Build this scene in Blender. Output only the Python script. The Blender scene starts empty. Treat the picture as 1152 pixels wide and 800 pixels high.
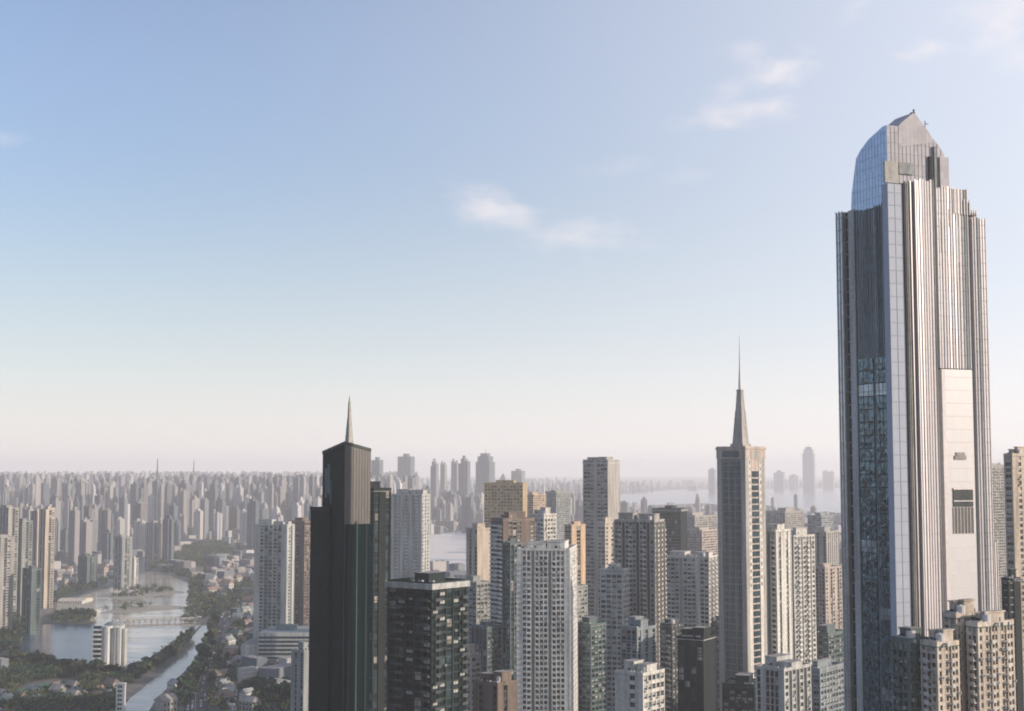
import bpy, math, random
from mathutils import Vector
random.seed(7)
R = math.radians
sc = bpy.context.scene
COL = sc.collection

# ------------------------------------------------------------------ camera
F = 1600.0                      # focal length in photo pixels (1152 wide)
PITCH = math.atan(127 / F)
CP, SP = math.cos(PITCH), math.sin(PITCH)
H = 180.0
cam = bpy.data.cameras.new('camera')
cam.lens = 50.0; cam.sensor_width = 36.0; cam.sensor_fit = 'HORIZONTAL'
cam.clip_start = 1.0; cam.clip_end = 120000.0
camo = bpy.data.objects.new('camera', cam); COL.objects.link(camo)
camo.location = (0, 0, H)
camo.rotation_euler = (math.pi / 2 + PITCH, 0, 0)
sc.camera = camo

# ------------------------------------------------------------------ sun, sky, exposure
SUN_AZ, SUN_EL = 106.0, 17.0    # degrees clockwise from the view direction, above the horizon
SKY_STRENGTH = 0.15
SUN_STRENGTH = 4.4
EXPOSURE = 0.5
S = Vector((math.sin(R(SUN_AZ)) * math.cos(R(SUN_EL)), math.cos(R(SUN_AZ)) * math.cos(R(SUN_EL)), math.sin(R(SUN_EL))))
sl = bpy.data.lights.new('sun', 'SUN'); sl.energy = SUN_STRENGTH; sl.angle = R(0.5); sl.color = (1.0, 0.80, 0.63)
so = bpy.data.objects.new('sun', sl); COL.objects.link(so)
so.rotation_euler = S.to_track_quat('Z', 'Y').to_euler()

world = bpy.data.worlds.new('World'); sc.world = world; world.use_nodes = True
nt = world.node_tree; nt.nodes.clear()
def N(t, typ, **kw):
    n = t.nodes.new(typ)
    for k, v in kw.items(): setattr(n, k, v)
    return n
def setin(t, sock, v):
    if isinstance(v, bpy.types.NodeSocket): t.links.new(v, sock)
    else: sock.default_value = v
def math_(t, op, a, b=None, c=None, clamp=False):
    n = N(t, 'ShaderNodeMath', operation=op, use_clamp=clamp)
    setin(t, n.inputs[0], a)
    if b is not None: setin(t, n.inputs[1], b)
    if c is not None: setin(t, n.inputs[2], c)
    return n.outputs[0]
def vdot(t, v, w):
    n = N(t, 'ShaderNodeVectorMath', operation='DOT_PRODUCT')
    t.links.new(v, n.inputs[0]); n.inputs[1].default_value = w
    return n.outputs['Value']
def mix_(t, fac, a, b):
    n = N(t, 'ShaderNodeMix', data_type='RGBA')
    setin(t, n.inputs[0], fac); setin(t, n.inputs[6], a); setin(t, n.inputs[7], b)
    return n.outputs[2]
def smooth(t, v, a, b, lo=0.0, hi=1.0):
    n = N(t, 'ShaderNodeMapRange', interpolation_type='SMOOTHSTEP')
    setin(t, n.inputs[0], v)
    for i, q in enumerate((a, b, lo, hi)): n.inputs[1 + i].default_value = q
    return n.outputs[0]

sky = N(nt, 'ShaderNodeTexSky', sky_type='NISHITA', sun_disc=False)
sky.sun_elevation = R(SUN_EL); sky.sun_rotation = R(SUN_AZ)
sky.altitude = 150; sky.air_density = 1.0; sky.dust_density = 0.5; sky.ozone_density = 2.0
tc = N(nt, 'ShaderNodeTexCoord')
def pdir(px, py):
    u, v = (px - 576) / F, (400 - py) / F
    return Vector((u, CP - v * SP, SP + v * CP)).normalized()
nz = N(nt, 'ShaderNodeTexNoise'); nz.inputs['Scale'].default_value = 26.0; nz.inputs['Detail'].default_value = 7.0; nz.inputs['Roughness'].default_value = 0.6
mp = N(nt, 'ShaderNodeMapping'); mp.inputs['Scale'].default_value = (1, 1, 2.2)
nt.links.new(tc.outputs['Generated'], mp.inputs['Vector']); nt.links.new(mp.outputs[0], nz.inputs['Vector'])
cl = None
# each small cloud: direction, half sizes in radians, tilt, weight
for (px, py, a, b, tilt, wgt) in [(556, 236, .036, .014, -.22, 1.0), (645, 264, .044, .012, -.10, .9), (590, 250, .034, .011, -.4, .6),
                                  (872, 82, .036, .013, .42, 1.0), (838, 124, .040, .011, .05, .9), (826, 104, .024, .012, .6, .5), (838, 56, .02, .008, .0, .5),
                                  (1046, 55, .020, .008, .05, .85), (1136, 14, .03, .02, .3, .9), (1150, 66, .02, .012, .2, .6),
                                  (0, 154, .016, .005, 0, .35), (968, 4, .016, .008, .6, .4), (690, 190, .03, .007, .1, .25), (760, 200, .03, .007, .1, .3)]:
    d = pdir(px, py)
    rt = Vector((d.y, -d.x, 0)).normalized(); up = rt.cross(d)
    ax = rt * math.cos(tilt) + up * math.sin(tilt); ay = up * math.cos(tilt) - rt * math.sin(tilt)
    fx = math_(nt, 'DIVIDE', vdot(nt, tc.outputs['Generated'], ax), a)
    fy = math_(nt, 'DIVIDE', vdot(nt, tc.outputs['Generated'], ay), b)
    fd = vdot(nt, tc.outputs['Generated'], d)
    r = math_(nt, 'SQRT', math_(nt, 'ADD', math_(nt, 'MULTIPLY', fx, fx), math_(nt, 'MULTIPLY', fy, fy)))
    e = math_(nt, 'SUBTRACT', 1.35, r)
    e = math_(nt, 'ADD', e, math_(nt, 'MULTIPLY', math_(nt, 'SUBTRACT', nz.outputs[0], .5), 3.2))
    m = math_(nt, 'MULTIPLY', smooth(nt, e, 0.0, 1.9), wgt)
    m = math_(nt, 'MULTIPLY', m, math_(nt, 'GREATER_THAN', fd, .5))
    cl = m if cl is None else math_(nt, 'MAXIMUM', cl, m)
# the air's own pale veil: thickest at the horizon and on the sun's side
sz = N(nt, 'ShaderNodeSeparateXYZ'); nt.links.new(tc.outputs['Generated'], sz.inputs[0])
va = N(nt, 'ShaderNodeMapRange'); nt.links.new(sz.outputs[2], va.inputs[0])
va.interpolation_type = 'SMOOTHERSTEP'; va.inputs[1].default_value = -.10; va.inputs[2].default_value = .25; va.inputs[3].default_value = 1.0; va.inputs[4].default_value = .0
vb = smooth(nt, vdot(nt, tc.outputs['Generated'], Vector((S.x, S.y, 0)).normalized()), -.62, .35, 0.0, .85)
veil = math_(nt, 'SUBTRACT', 1.0, math_(nt, 'MULTIPLY', math_(nt, 'SUBTRACT', 1.0, va.outputs[0]), math_(nt, 'SUBTRACT', 1.0, vb)))
hs = N(nt, 'ShaderNodeHueSaturation'); hs.inputs['Saturation'].default_value = 1.0; nt.links.new(smooth(nt, sz.outputs[2], .03, .30, .60, .83), hs.inputs['Value']); hs.inputs['Hue'].default_value = .512; nt.links.new(sky.outputs[0], hs.inputs['Color'])
nt.links.new(smooth(nt, sz.outputs[2], .30, .6, .90, 2.1), hs.inputs['Saturation'])
skyc = mix_(nt, veil, hs.outputs[0], mix_(nt, vb, mix_(nt, smooth(nt, sz.outputs[2], -.01, .11), (4.65, 4.33, 4.25, 1), (3.95, 4.08, 4.42, 1)), mix_(nt, smooth(nt, sz.outputs[2], -.01, .14), (5.4, 5.15, 5.0, 1), (4.75, 4.92, 5.4, 1))))
col = mix_(nt, math_(nt, 'MULTIPLY', cl, .62), skyc, (4.75, 4.4, 4.4, 1))
bg = N(nt, 'ShaderNodeBackground'); bg.inputs[1].default_value = SKY_STRENGTH
nt.links.new(col, bg.inputs[0])
wo = N(nt, 'ShaderNodeOutputWorld'); nt.links.new(bg.outputs[0], wo.inputs[0])

sc.view_settings.view_transform = 'Standard'; sc.view_settings.look = 'None'
sc.view_settings.exposure = EXPOSURE; sc.view_settings.gamma = 1.0; sc.view_settings.use_curve_mapping = False
sc.render.engine = 'CYCLES'
sc.cycles.max_bounces = 6; sc.cycles.diffuse_bounces = 3; sc.cycles.glossy_bounces = 3; sc.cycles.volume_bounces = 2
sc.cycles.filter_width = 1.9

# ------------------------------------------------------------------ haze: one closed box of even air
HAZE_DENSITY = 9.2e-5
def haze_box():
    E = 30200.0
    vs = [(x, y, z) for z in (-1.5, 312.0) for y in (-3200.0, E) for x in (-E, E)]
    fs = [(0, 2, 3, 1), (4, 5, 7, 6), (0, 1, 5, 4), (2, 6, 7, 3), (0, 4, 6, 2), (1, 3, 7, 5)]
    me = bpy.data.meshes.new('haze'); me.from_pydata(vs, [], fs)
    m = bpy.data.materials.new('haze_air'); m.use_nodes = True
    t = m.node_tree; t.nodes.clear()
    v = N(t, 'ShaderNodeVolumePrincipled')
    v.inputs['Color'].default_value = (.97, .97, .985, 1); v.inputs['Density'].default_value = HAZE_DENSITY
    v.inputs['Anisotropy'].default_value = 0.1
    o = N(t, 'ShaderNodeOutputMaterial'); t.links.new(v.outputs[0], o.inputs['Volume'])
    me.materials.append(m)
    ob = bpy.data.objects.new('haze', me); COL.objects.link(ob); ob['kind'] = 'stuff'
    ob['label'] = 'pale haze lying over the city'
haze_box()

# ------------------------------------------------------------------ helpers
def uof(px, py=640):
    v = (400 - py) / F
    return ((px - 576) / F) / (CP - v * SP)
def ztop(px, py, Y):
    u, v = (px - 576) / F, (400 - py) / F
    return H + Y * (SP + v * CP) / (CP - v * SP)
def ground(px, py):
    u, v = (px - 576) / F, (400 - py) / F
    s = -H / (SP + v * CP)
    return Vector((u * s, (CP - v * SP) * s, 0))
def proj(x, y, z):
    dz = z - H
    f = y * CP + dz * SP; up = dz * CP - y * SP
    return 576 + F * x / f, 400 - F * up / f

class MB:
    def __init__(s): s.v = []; s.f = []; s.m = []
    def quad(s, a, b, c, d, mi=0):
        i = len(s.v); s.v += [a, b, c, d]; s.f.append((i, i + 1, i + 2, i + 3)); s.m.append(mi)
    def box(s, x0, x1, y0, y1, z0, z1, mi=0, top=None):
        i = len(s.v)
        s.v += [(x0, y0, z0), (x1, y0, z0), (x1, y1, z0), (x0, y1, z0), (x0, y0, z1), (x1, y0, z1), (x1, y1, z1), (x0, y1, z1)]
        for q in ((0, 3, 2, 1), (4, 5, 6, 7), (0, 1, 5, 4), (1, 2, 6, 5), (2, 3, 7, 6), (3, 0, 4, 7)): s.f.append(tuple(i + k for k in q))
        s.m += [mi, mi if top is None else top, mi, mi, mi, mi]
    def prism(s, poly, z0, z1, mi=0, top=None, poly2=None):
        n = len(poly); i = len(s.v); p2 = poly2 or poly
        zt = z1 if callable(z1) else (lambda k: z1)
        s.v += [(x, y, z0) for x, y in poly] + [(p2[k][0], p2[k][1], zt(k)) for k in range(n)]
        s.f.append(tuple(i + k for k in range(n))[::-1]); s.m.append(mi)
        s.f.append(tuple(i + n + k for k in range(n))); s.m.append(mi if top is None else top)
        for k in range(n):
            s.f.append((i + k, i + (k + 1) % n, i + n + (k + 1) % n, i + n + k)); s.m.append(mi)
    def cyl(s, x, y, r, z0, z1, n=12, mi=0, r2=None, top=None):
        P1 = [(x + r * math.cos(2 * math.pi * k / n), y + r * math.sin(2 * math.pi * k / n)) for k in range(n)]
        rr = r if r2 is None else r2
        P2 = [(x + rr * math.cos(2 * math.pi * k / n), y + rr * math.sin(2 * math.pi * k / n)) for k in range(n)]
        s.prism(P1, z0, z1, mi, top, P2)
    def mesh(s, name, mats):
        me = bpy.data.meshes.new(name); me.from_pydata(s.v, [], s.f)
        for m in mats: me.materials.append(m)
        me.polygons.foreach_set('material_index', s.m); me.update()
        return me
    def build(s, name, mats, parent=None, loc=None):
        if not isinstance(mats, (list, tuple)): mats = [mats]
        o = bpy.data.objects.new(name, s.mesh(name, mats)); COL.objects.link(o)
        if parent: o.parent = parent
        if loc: o.location = loc
        return o
    # a box on a wall face: (face frame) t along, n outward, z up
    def fbox(s, fr, t0, t1, n0, n1, z0, z1, mi=0):
        (ox, oy), (tx, ty), (nx, ny) = fr
        xs = (ox + tx * t0 + nx * n0, ox + tx * t1 + nx * n1); ys = (oy + ty * t0 + ny * n0, oy + ty * t1 + ny * n1)
        s.box(min(xs), max(xs), min(ys), max(ys), z0, z1, mi)
def obj(name, me, parent=None, loc=(0, 0, 0), rz=0):
    o = bpy.data.objects.new(name, me); COL.objects.link(o); o.location = loc; o.rotation_euler = (0, 0, rz)
    if parent: o.parent = parent
    return o
def tag(o, label=None, cat=None, group=None, kind=None):
    if label: o['label'] = label
    if cat: o['category'] = cat
    if group: o['group'] = group
    if kind: o['kind'] = kind
    return o
def empty(name, loc, rz=0):
    o = bpy.data.objects.new(name, None); COL.objects.link(o); o.location = loc; o.rotation_euler = (0, 0, rz); o.empty_display_size = 5
    return o

# ------------------------------------------------------------------ materials
def base(name):
    m = bpy.data.materials.new(name); m.use_nodes = True
    t = m.node_tree; b = t.nodes['Principled BSDF']
    return m, t, b
def wall_mat(name, c, rough=.85, var=.36, spec=.3):
    m, t, b = base(name)
    tco = N(t, 'ShaderNodeTexCoord')
    mp = N(t, 'ShaderNodeMapping'); mp.inputs['Scale'].default_value = (.35, .35, .03); t.links.new(tco.outputs['Object'], mp.inputs[0])
    n1 = N(t, 'ShaderNodeTexNoise'); n1.inputs['Scale'].default_value = 1.0; n1.inputs['Detail'].default_value = 5; t.links.new(mp.outputs[0], n1.inputs['Vector'])
    n2 = N(t, 'ShaderNodeTexNoise'); n2.inputs['Scale'].default_value = .9; n2.inputs['Detail'].default_value = 6; t.links.new(tco.outputs['Object'], n2.inputs['Vector'])
    f = math_(t, 'ADD', math_(t, 'MULTIPLY', n1.outputs[0], .6), math_(t, 'MULTIPLY', n2.outputs[0], .4))
    f = smooth(t, f, .34, .66)
    lo = tuple(x * (1 - var) for x in c) + (1,); hi = tuple(min(x * (1 + var * .5), .9) for x in c) + (1,)
    t.links.new(mix_(t, f, lo, hi), b.inputs['Base Color'])
    b.inputs['Roughness'].default_value = rough; b.inputs['Specular IOR Level'].default_value = spec
    return m
def glass_mat(name, c, rough=.08, metal=0.0, ior=1.5, bump=.02, var=.5, cell=(1.5, 1.5, 3.2), spec=.5, rv=.10):
    m, t, b = base(name)
    tco = N(t, 'ShaderNodeTexCoord')
    sn = N(t, 'ShaderNodeVectorMath', operation='SNAP'); t.links.new(tco.outputs['Object'], sn.inputs[0]); sn.inputs[1].default_value = cell
    w = N(t, 'ShaderNodeTexWhiteNoise', noise_dimensions='3D'); t.links.new(sn.outputs[0], w.inputs['Vector'])
    lo = tuple(x * (1 - var) for x in c) + (1,); hi = tuple(min(1, x * (1 + var)) for x in c) + (1,)
    t.links.new(mix_(t, w.outputs['Value'], lo, hi), b.inputs['Base Color'])
    t.links.new(math_(t, 'ADD', math_(t, 'MULTIPLY', w.outputs['Value'], rv), rough), b.inputs['Roughness'])
    b.inputs['Metallic'].default_value = metal; b.inputs['IOR'].default_value = ior; b.inputs['Specular IOR Level'].default_value = spec
    if bump:
        n2 = N(t, 'ShaderNodeTexNoise'); n2.inputs['Scale'].default_value = .35; n2.inputs['Detail'].default_value = 2; t.links.new(tco.outputs['Object'], n2.inputs['Vector'])
        bp = N(t, 'ShaderNodeBump'); bp.inputs['Strength'].default_value = 1.0; bp.inputs['Distance'].default_value = bump * 4
        t.links.new(n2.outputs[0], bp.inputs['Height']); t.links.new(bp.outputs[0], b.inputs['Normal'])
    return m
def far_mat(name, c, win=(.07, .085, .10), rough=.8, bw=2.8, rowh=3.1, mortar=.85):
    # a far apartment facade: rows of windows, each window a brick of the pattern, tint differing from tower to tower
    m, t, b = base(name)
    tco = N(t, 'ShaderNodeTexCoord'); sx = N(t, 'ShaderNodeSeparateXYZ'); t.links.new(tco.outputs['Object'], sx.inputs[0])
    cx = N(t, 'ShaderNodeCombineXYZ'); t.links.new(math_(t, 'ADD', sx.outputs[0], sx.outputs[1]), cx.inputs[0]); t.links.new(sx.outputs[2], cx.inputs[1])
    br = N(t, 'ShaderNodeTexBrick'); br.offset = 0.0; br.inputs['Scale'].default_value = 1.0
    br.inputs['Brick Width'].default_value = bw; br.inputs['Row Height'].default_value = rowh; br.inputs['Mortar Size'].default_value = mortar; br.inputs['Mortar Smooth'].default_value = .1
    br.inputs['Color1'].default_value = win + (1,); br.inputs['Color2'].default_value = tuple(x * 2.2 for x in win) + (1,)
    oi = N(t, 'ShaderNodeObjectInfo')
    h = N(t, 'ShaderNodeMapRange'); t.links.new(oi.outputs['Random'], h.inputs[0]); h.inputs[3].default_value = .72; h.inputs[4].default_value = 1.2
    sc_ = N(t, 'ShaderNodeVectorMath', operation='SCALE'); sc_.inputs[0].default_value = c; t.links.new(h.outputs[0], sc_.inputs['Scale'])
    t.links.new(sc_.outputs[0], br.inputs['Mortar']); t.links.new(cx.outputs[0], br.inputs['Vector'])
    g = N(t, 'ShaderNodeNewGeometry'); nx = N(t, 'ShaderNodeSeparateXYZ'); t.links.new(g.outputs['Normal'], nx.inputs[0])
    up = math_(t, 'GREATER_THAN', nx.outputs[2], .5)
    t.links.new(mix_(t, up, br.outputs['Color'], (.26, .25, .24, 1)), b.inputs['Base Color'])
    b.inputs['Roughness'].default_value = rough; b.inputs['Specular IOR Level'].default_value = .3
    return m

M = {}
for k, c in dict(white=(.64, .66, .64), offwhite=(.55, .555, .53), grey=(.27, .30, .30), lightgrey=(.44, .465, .46), cream=(.54, .49, .42), beige=(.46, .41, .345),
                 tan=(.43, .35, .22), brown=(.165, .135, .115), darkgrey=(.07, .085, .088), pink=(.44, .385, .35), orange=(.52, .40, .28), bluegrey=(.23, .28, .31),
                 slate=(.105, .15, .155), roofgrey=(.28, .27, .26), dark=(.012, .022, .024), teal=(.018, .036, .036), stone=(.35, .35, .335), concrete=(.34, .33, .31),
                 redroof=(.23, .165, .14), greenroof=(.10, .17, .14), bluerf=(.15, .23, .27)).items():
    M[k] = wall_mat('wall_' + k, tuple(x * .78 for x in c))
M['metal'] = wall_mat('painted_metal', (.42, .42, .43), rough=.4, var=.1)
M['glass0'] = glass_mat('window_glass_dark', (.008, .018, .021), .08, var=.4, spec=.2)
M['glass1'] = glass_mat('window_glass_blue', (.022, .04, .05), .12, var=.5, spec=.28)
M['glass2'] = glass_mat('window_glass_curtained', (.20, .195, .185), .35, var=.5, spec=.25)
M['glass3'] = glass_mat('window_glass_green', (.07, .115, .12), .1, var=.5, spec=.4)
M['glass4'] = glass_mat('window_glass_mirroring', (.20, .22, .24), .15, metal=.4, var=.4, spec=.4)
M['tealglass'] = glass_mat('dark_teal_glass', (.001, .010, .012), .2, var=.2, cell=(1.6, 1.6, 3.6), spec=.07, bump=0, rv=.03)
M['greyglass'] = glass_mat('grey_glass', (.05, .054, .054), .4, metal=.08, var=.10, cell=(1.6, 1.6, 3.6), bump=0, rv=.03)
M['silver'] = glass_mat('silver_curtain_glass', (.50, .52, .56), .16, metal=.72, var=.22, cell=(1.5, 1.5, 4.0), bump=.03)
M['paleglass'] = glass_mat('pale_mirror_glass', (.40, .41, .43), .42, metal=.15, var=.025, cell=(1.5, 1.5, 4.0), bump=0, rv=.015)
M['crownglass'] = glass_mat('blue_crown_glass', (.33, .40, .52), .2, metal=.55, var=.10, cell=(1.5, 1.5, 4.0), bump=.005, rv=.04)
M['crownpanel'] = glass_mat('pale_crown_panels', (.30, .30, .325), .65, metal=0, spec=.2, var=.12, cell=(1.5, 1.5, 2.0), bump=0, rv=.05)
M['bluestrip'] = glass_mat('blue_window_strip', (.06, .115, .15), .06, metal=.45, var=.85, cell=(.8, .8, 1.1), bump=.10)  # strong tone change per cell paints broken sky reflections into the glass
M['slateglass'] = glass_mat('slate_curtain_glass', (.25, .31, .37), .16, metal=.6, var=.3, cell=(1.5, 1.5, 4.0), bump=.03)
M['silver2'] = glass_mat('plain_silver_panels', (.38, .395, .43), .42, metal=.22, spec=.3, var=.03, cell=(3, 3, 4.0), bump=0, rv=.01)
M['finstone'] = wall_mat('pale_metal_fins', (.53, .505, .505), rough=.5, var=.16, spec=.25)
M['cornerpanel'] = glass_mat('matt_blue_panels', (.30, .335, .40), .7, var=.03, cell=(3, 3, 4.0), bump=0, rv=.01, spec=.15)
M['brightfin'] = glass_mat('polished_fins', (.52, .505, .51), .42, metal=.3, var=.05, bump=0, rv=.02)

# ------------------------------------------------------------------ occlusion notes (which columns of the view the big towers cover)
OCC = []
def hidden(x, y, z, w):
    a, py = proj(x - w / 2, y, z); b, _ = proj(x + w / 2, y, z)
    if b < -3 or a > 1155 or py > 803: return True
    for (l, r, t, Y) in OCC:
        if Y < y and a > l and b < r and py > t: return True
    return False

# ------------------------------------------------------------------ window meshes, shared
WM = {}
def window_mesh(w, h, k, frame, style=0):
    key = (round(w, 2), round(h, 2), k, frame.name, style)
    if key not in WM:
        mb = MB()
        mb.box(-w / 2, w / 2, -.06, .02, 0, h, 0)
        if k in (1, 2): mb.box(-w / 2 + .06, w / 2 - .06, -.064, -.0605, h * (.45 if k == 1 else .3), h - .05, 2)
        if style == 0:
            mb.box(-.05, .05, -.11, -.065, 0, h, 1)
            mb.box(-w / 2, w / 2, -.13, -.062, -.02, .1, 1)
        elif style == 1:
            mb.box(-w / 2, w / 2, -.12, -.065, h * .42, h * .42 + .09, 1)
            for q in (-.17, .17): mb.box(q * w - .04, q * w + .04, -.11, -.065, .1, h, 1)
        WM[key] = mb.mesh('window', [M['glass%d' % k], frame, M['lightgrey']])
    return WM[key]

def corner(pl, pc, pr, ptop, Y, alpha, depth=None, py=640):
    a = R(alpha); uL, uC, uR = uof(pl, py), uof(pc, py), uof(pr, py)
    Xc = uC * Y
    wL = (Xc - uL * Y) / (math.cos(a) + uL * math.sin(a))
    wR = depth or (uR * Y - Xc) / (math.sin(a) - uR * math.cos(a))
    cx = Xc - math.cos(a) * wL / 2 + math.sin(a) * wR / 2
    cy = Y + math.sin(a) * wL / 2 + math.cos(a) * wR / 2
    return wL, wR, cx, cy, ztop(pc, ptop, Y)
def frames(wL, wR):
    # front(-y), right(+x), back(+y), left(-x): origin at the face's middle, t to the right as seen from outside
    return {'F': ((0, -wR / 2), (1, 0), (0, -1), wL, 0.0), 'R': ((wL / 2, 0), (0, 1), (1, 0), wR, math.pi / 2),
            'B': ((0, wR / 2), (-1, 0), (0, 1), wL, math.pi), 'L': ((-wL / 2, 0), (0, -1), (-1, 0), wR, -math.pi / 2)}

def facade(mb, bal, cells, strips, face, fr, z0, z1, st, mi_w=0, mi_b=1):
    """relief of one face; window cells and window strips are returned for their own meshes"""
    o, t, n, w, rot = fr
    f3 = (o, t, n)
    pat = st['pat']; k = len(pat); bw = w / k
    fh = st.get('fh', 3.0); d = st.get('proj', .45); pw = min(st.get('pier', .7), bw * .45); bh = st.get('band', 1.2)
    nf = max(1, int((z1 - z0) / fh)); zt = z0 + nf * fh
    for i, c in enumerate(pat):                              # piers
        if i == 0 or not (c == 'r' and pat[i - 1] == 'r'):
            a = -w / 2 + i * bw
            mb.fbox(f3, a - (d if i == 0 else pw / 2), a + pw / 2, 0, d + .06, z0, z1 - .02, mi_w)
    mb.fbox(f3, w / 2 - pw / 2, w / 2 + (d if face in 'FB' else -.0), 0, d + .06, z0, z1 - .02, mi_w)
    i = 0
    while i < k:                                             # bands run through neighbouring bays of one type
        j = i
        while j < k and pat[j] == pat[i]: j += 1
        a, b = -w / 2 + i * bw + pw / 2, -w / 2 + j * bw - pw / 2
        c = pat[i]
        if c == 's': mb.fbox(f3, a, b, 0, d, z0, z1 - .03, mi_w)
        elif c in 'wb':
            for q in range(nf + 1):
                zz = z0 + q * fh
                if c == 'w': mb.fbox(f3, a, b, 0, d, zz, min(zz + bh, z1 - .03), mi_w)
                else: mb.fbox(f3, a, b, 0, d * .4, zz, min(zz + .35, z1 - .03), mi_w)
        elif c == 'g':
            for q in range(nf + 1): mb.fbox(f3, a, b, 0, .12, q * fh + z0, q * fh + z0 + .35, mi_b)
        i = j
    for i, c in enumerate(pat):
        tc_ = -w / 2 + (i + .5) * bw; ww = bw - pw
        if c == 'w':
            for q in range(nf): cells.append((fr, tc_, .0, z0 + q * fh + bh, ww, min(fh - bh, z1 - (z0 + q * fh + bh)) - .02))
        elif c == 'b':
            for q in range(nf):
                cells.append((fr, tc_, .0, z0 + q * fh + .35, ww, fh - .4))
                if bal is not None:
                    zz = z0 + q * fh
                    bal.fbox(f3, tc_ - ww / 2 - .1, tc_ + ww / 2 + .1, d + .07, d + 1.35, zz - .08, zz + .14, 0)
                    bal.fbox(f3, tc_ - ww / 2 - .1, tc_ + ww / 2 + .1, d + 1.22, d + 1.37, zz + .141, zz + 1.1, 0)
        elif c == 'g':
            strips.append((fr, tc_, ww, z0, z1))

_a = MB(); _a.box(-.5, .5, -.28, .28, 0, .75, 0); _a.box(-.3, .3, -.32, -.285, .1, .65, 1)
AC = _a.mesh('air_conditioner', [M['lightgrey'], M['darkgrey']])
WW = (5, 3, 1.7, 1.4, .7)
def place_windows(root, cells, zvis, frame, limit=100, style=0, ww_=WW):
    # the top rows on the faces turned to the viewer are the ones that show: those are single windows, the rest one mesh
    vis = [c for c in cells if c[0][4] in (0.0, math.pi / 2, -math.pi / 2) and random.random() > .02]
    vis.sort(key=lambda c: (c[3] < zvis, c[0][4] != 0.0 and c[0][4] != math.pi / 2, -c[3]))
    rest = vis[limit:]
    if limit >= 100:
        for c in random.sample(vis[:260], min(44, len(vis))):
            (o, t, n, w, rot), tt, nn, z, ww, hh = c; q = tt + random.choice((-.3, .3)) * ww
            obj('air_conditioner', AC, root, (o[0] + t[0] * q + n[0] * .95, o[1] + t[1] * q + n[1] * .95, z - .75), rot)
    for c in vis[:limit]:
        (o, t, n, w, rot), tt, nn, z, ww, hh = c
        if hh < .3: continue
        obj('window', window_mesh(ww, hh, random.choices(range(5), ww_)[0], frame, random.choice((0, 0, 1))), root, (o[0] + t[0] * tt, o[1] + t[1] * tt, z), rot)
    if rest:
        mb = MB()
        for c in rest:
            fr, tt, nn, z, ww, hh = c
            if hh < .3: continue
            mb.fbox(fr[:3], tt - ww / 2, tt + ww / 2, -.02, .06, z, z + hh, random.choices((0, 1, 2, 4, 5), ww_)[0])
            mb.fbox(fr[:3], tt - .05, tt + .05, .065, .11, z, z + hh, 3)
        if mb.f:
            o = mb.build('window', [M['glass0'], M['glass1'], M['glass2'], frame, M['glass3'], M['glass4']], root); o['kind'] = 'stuff'

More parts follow.
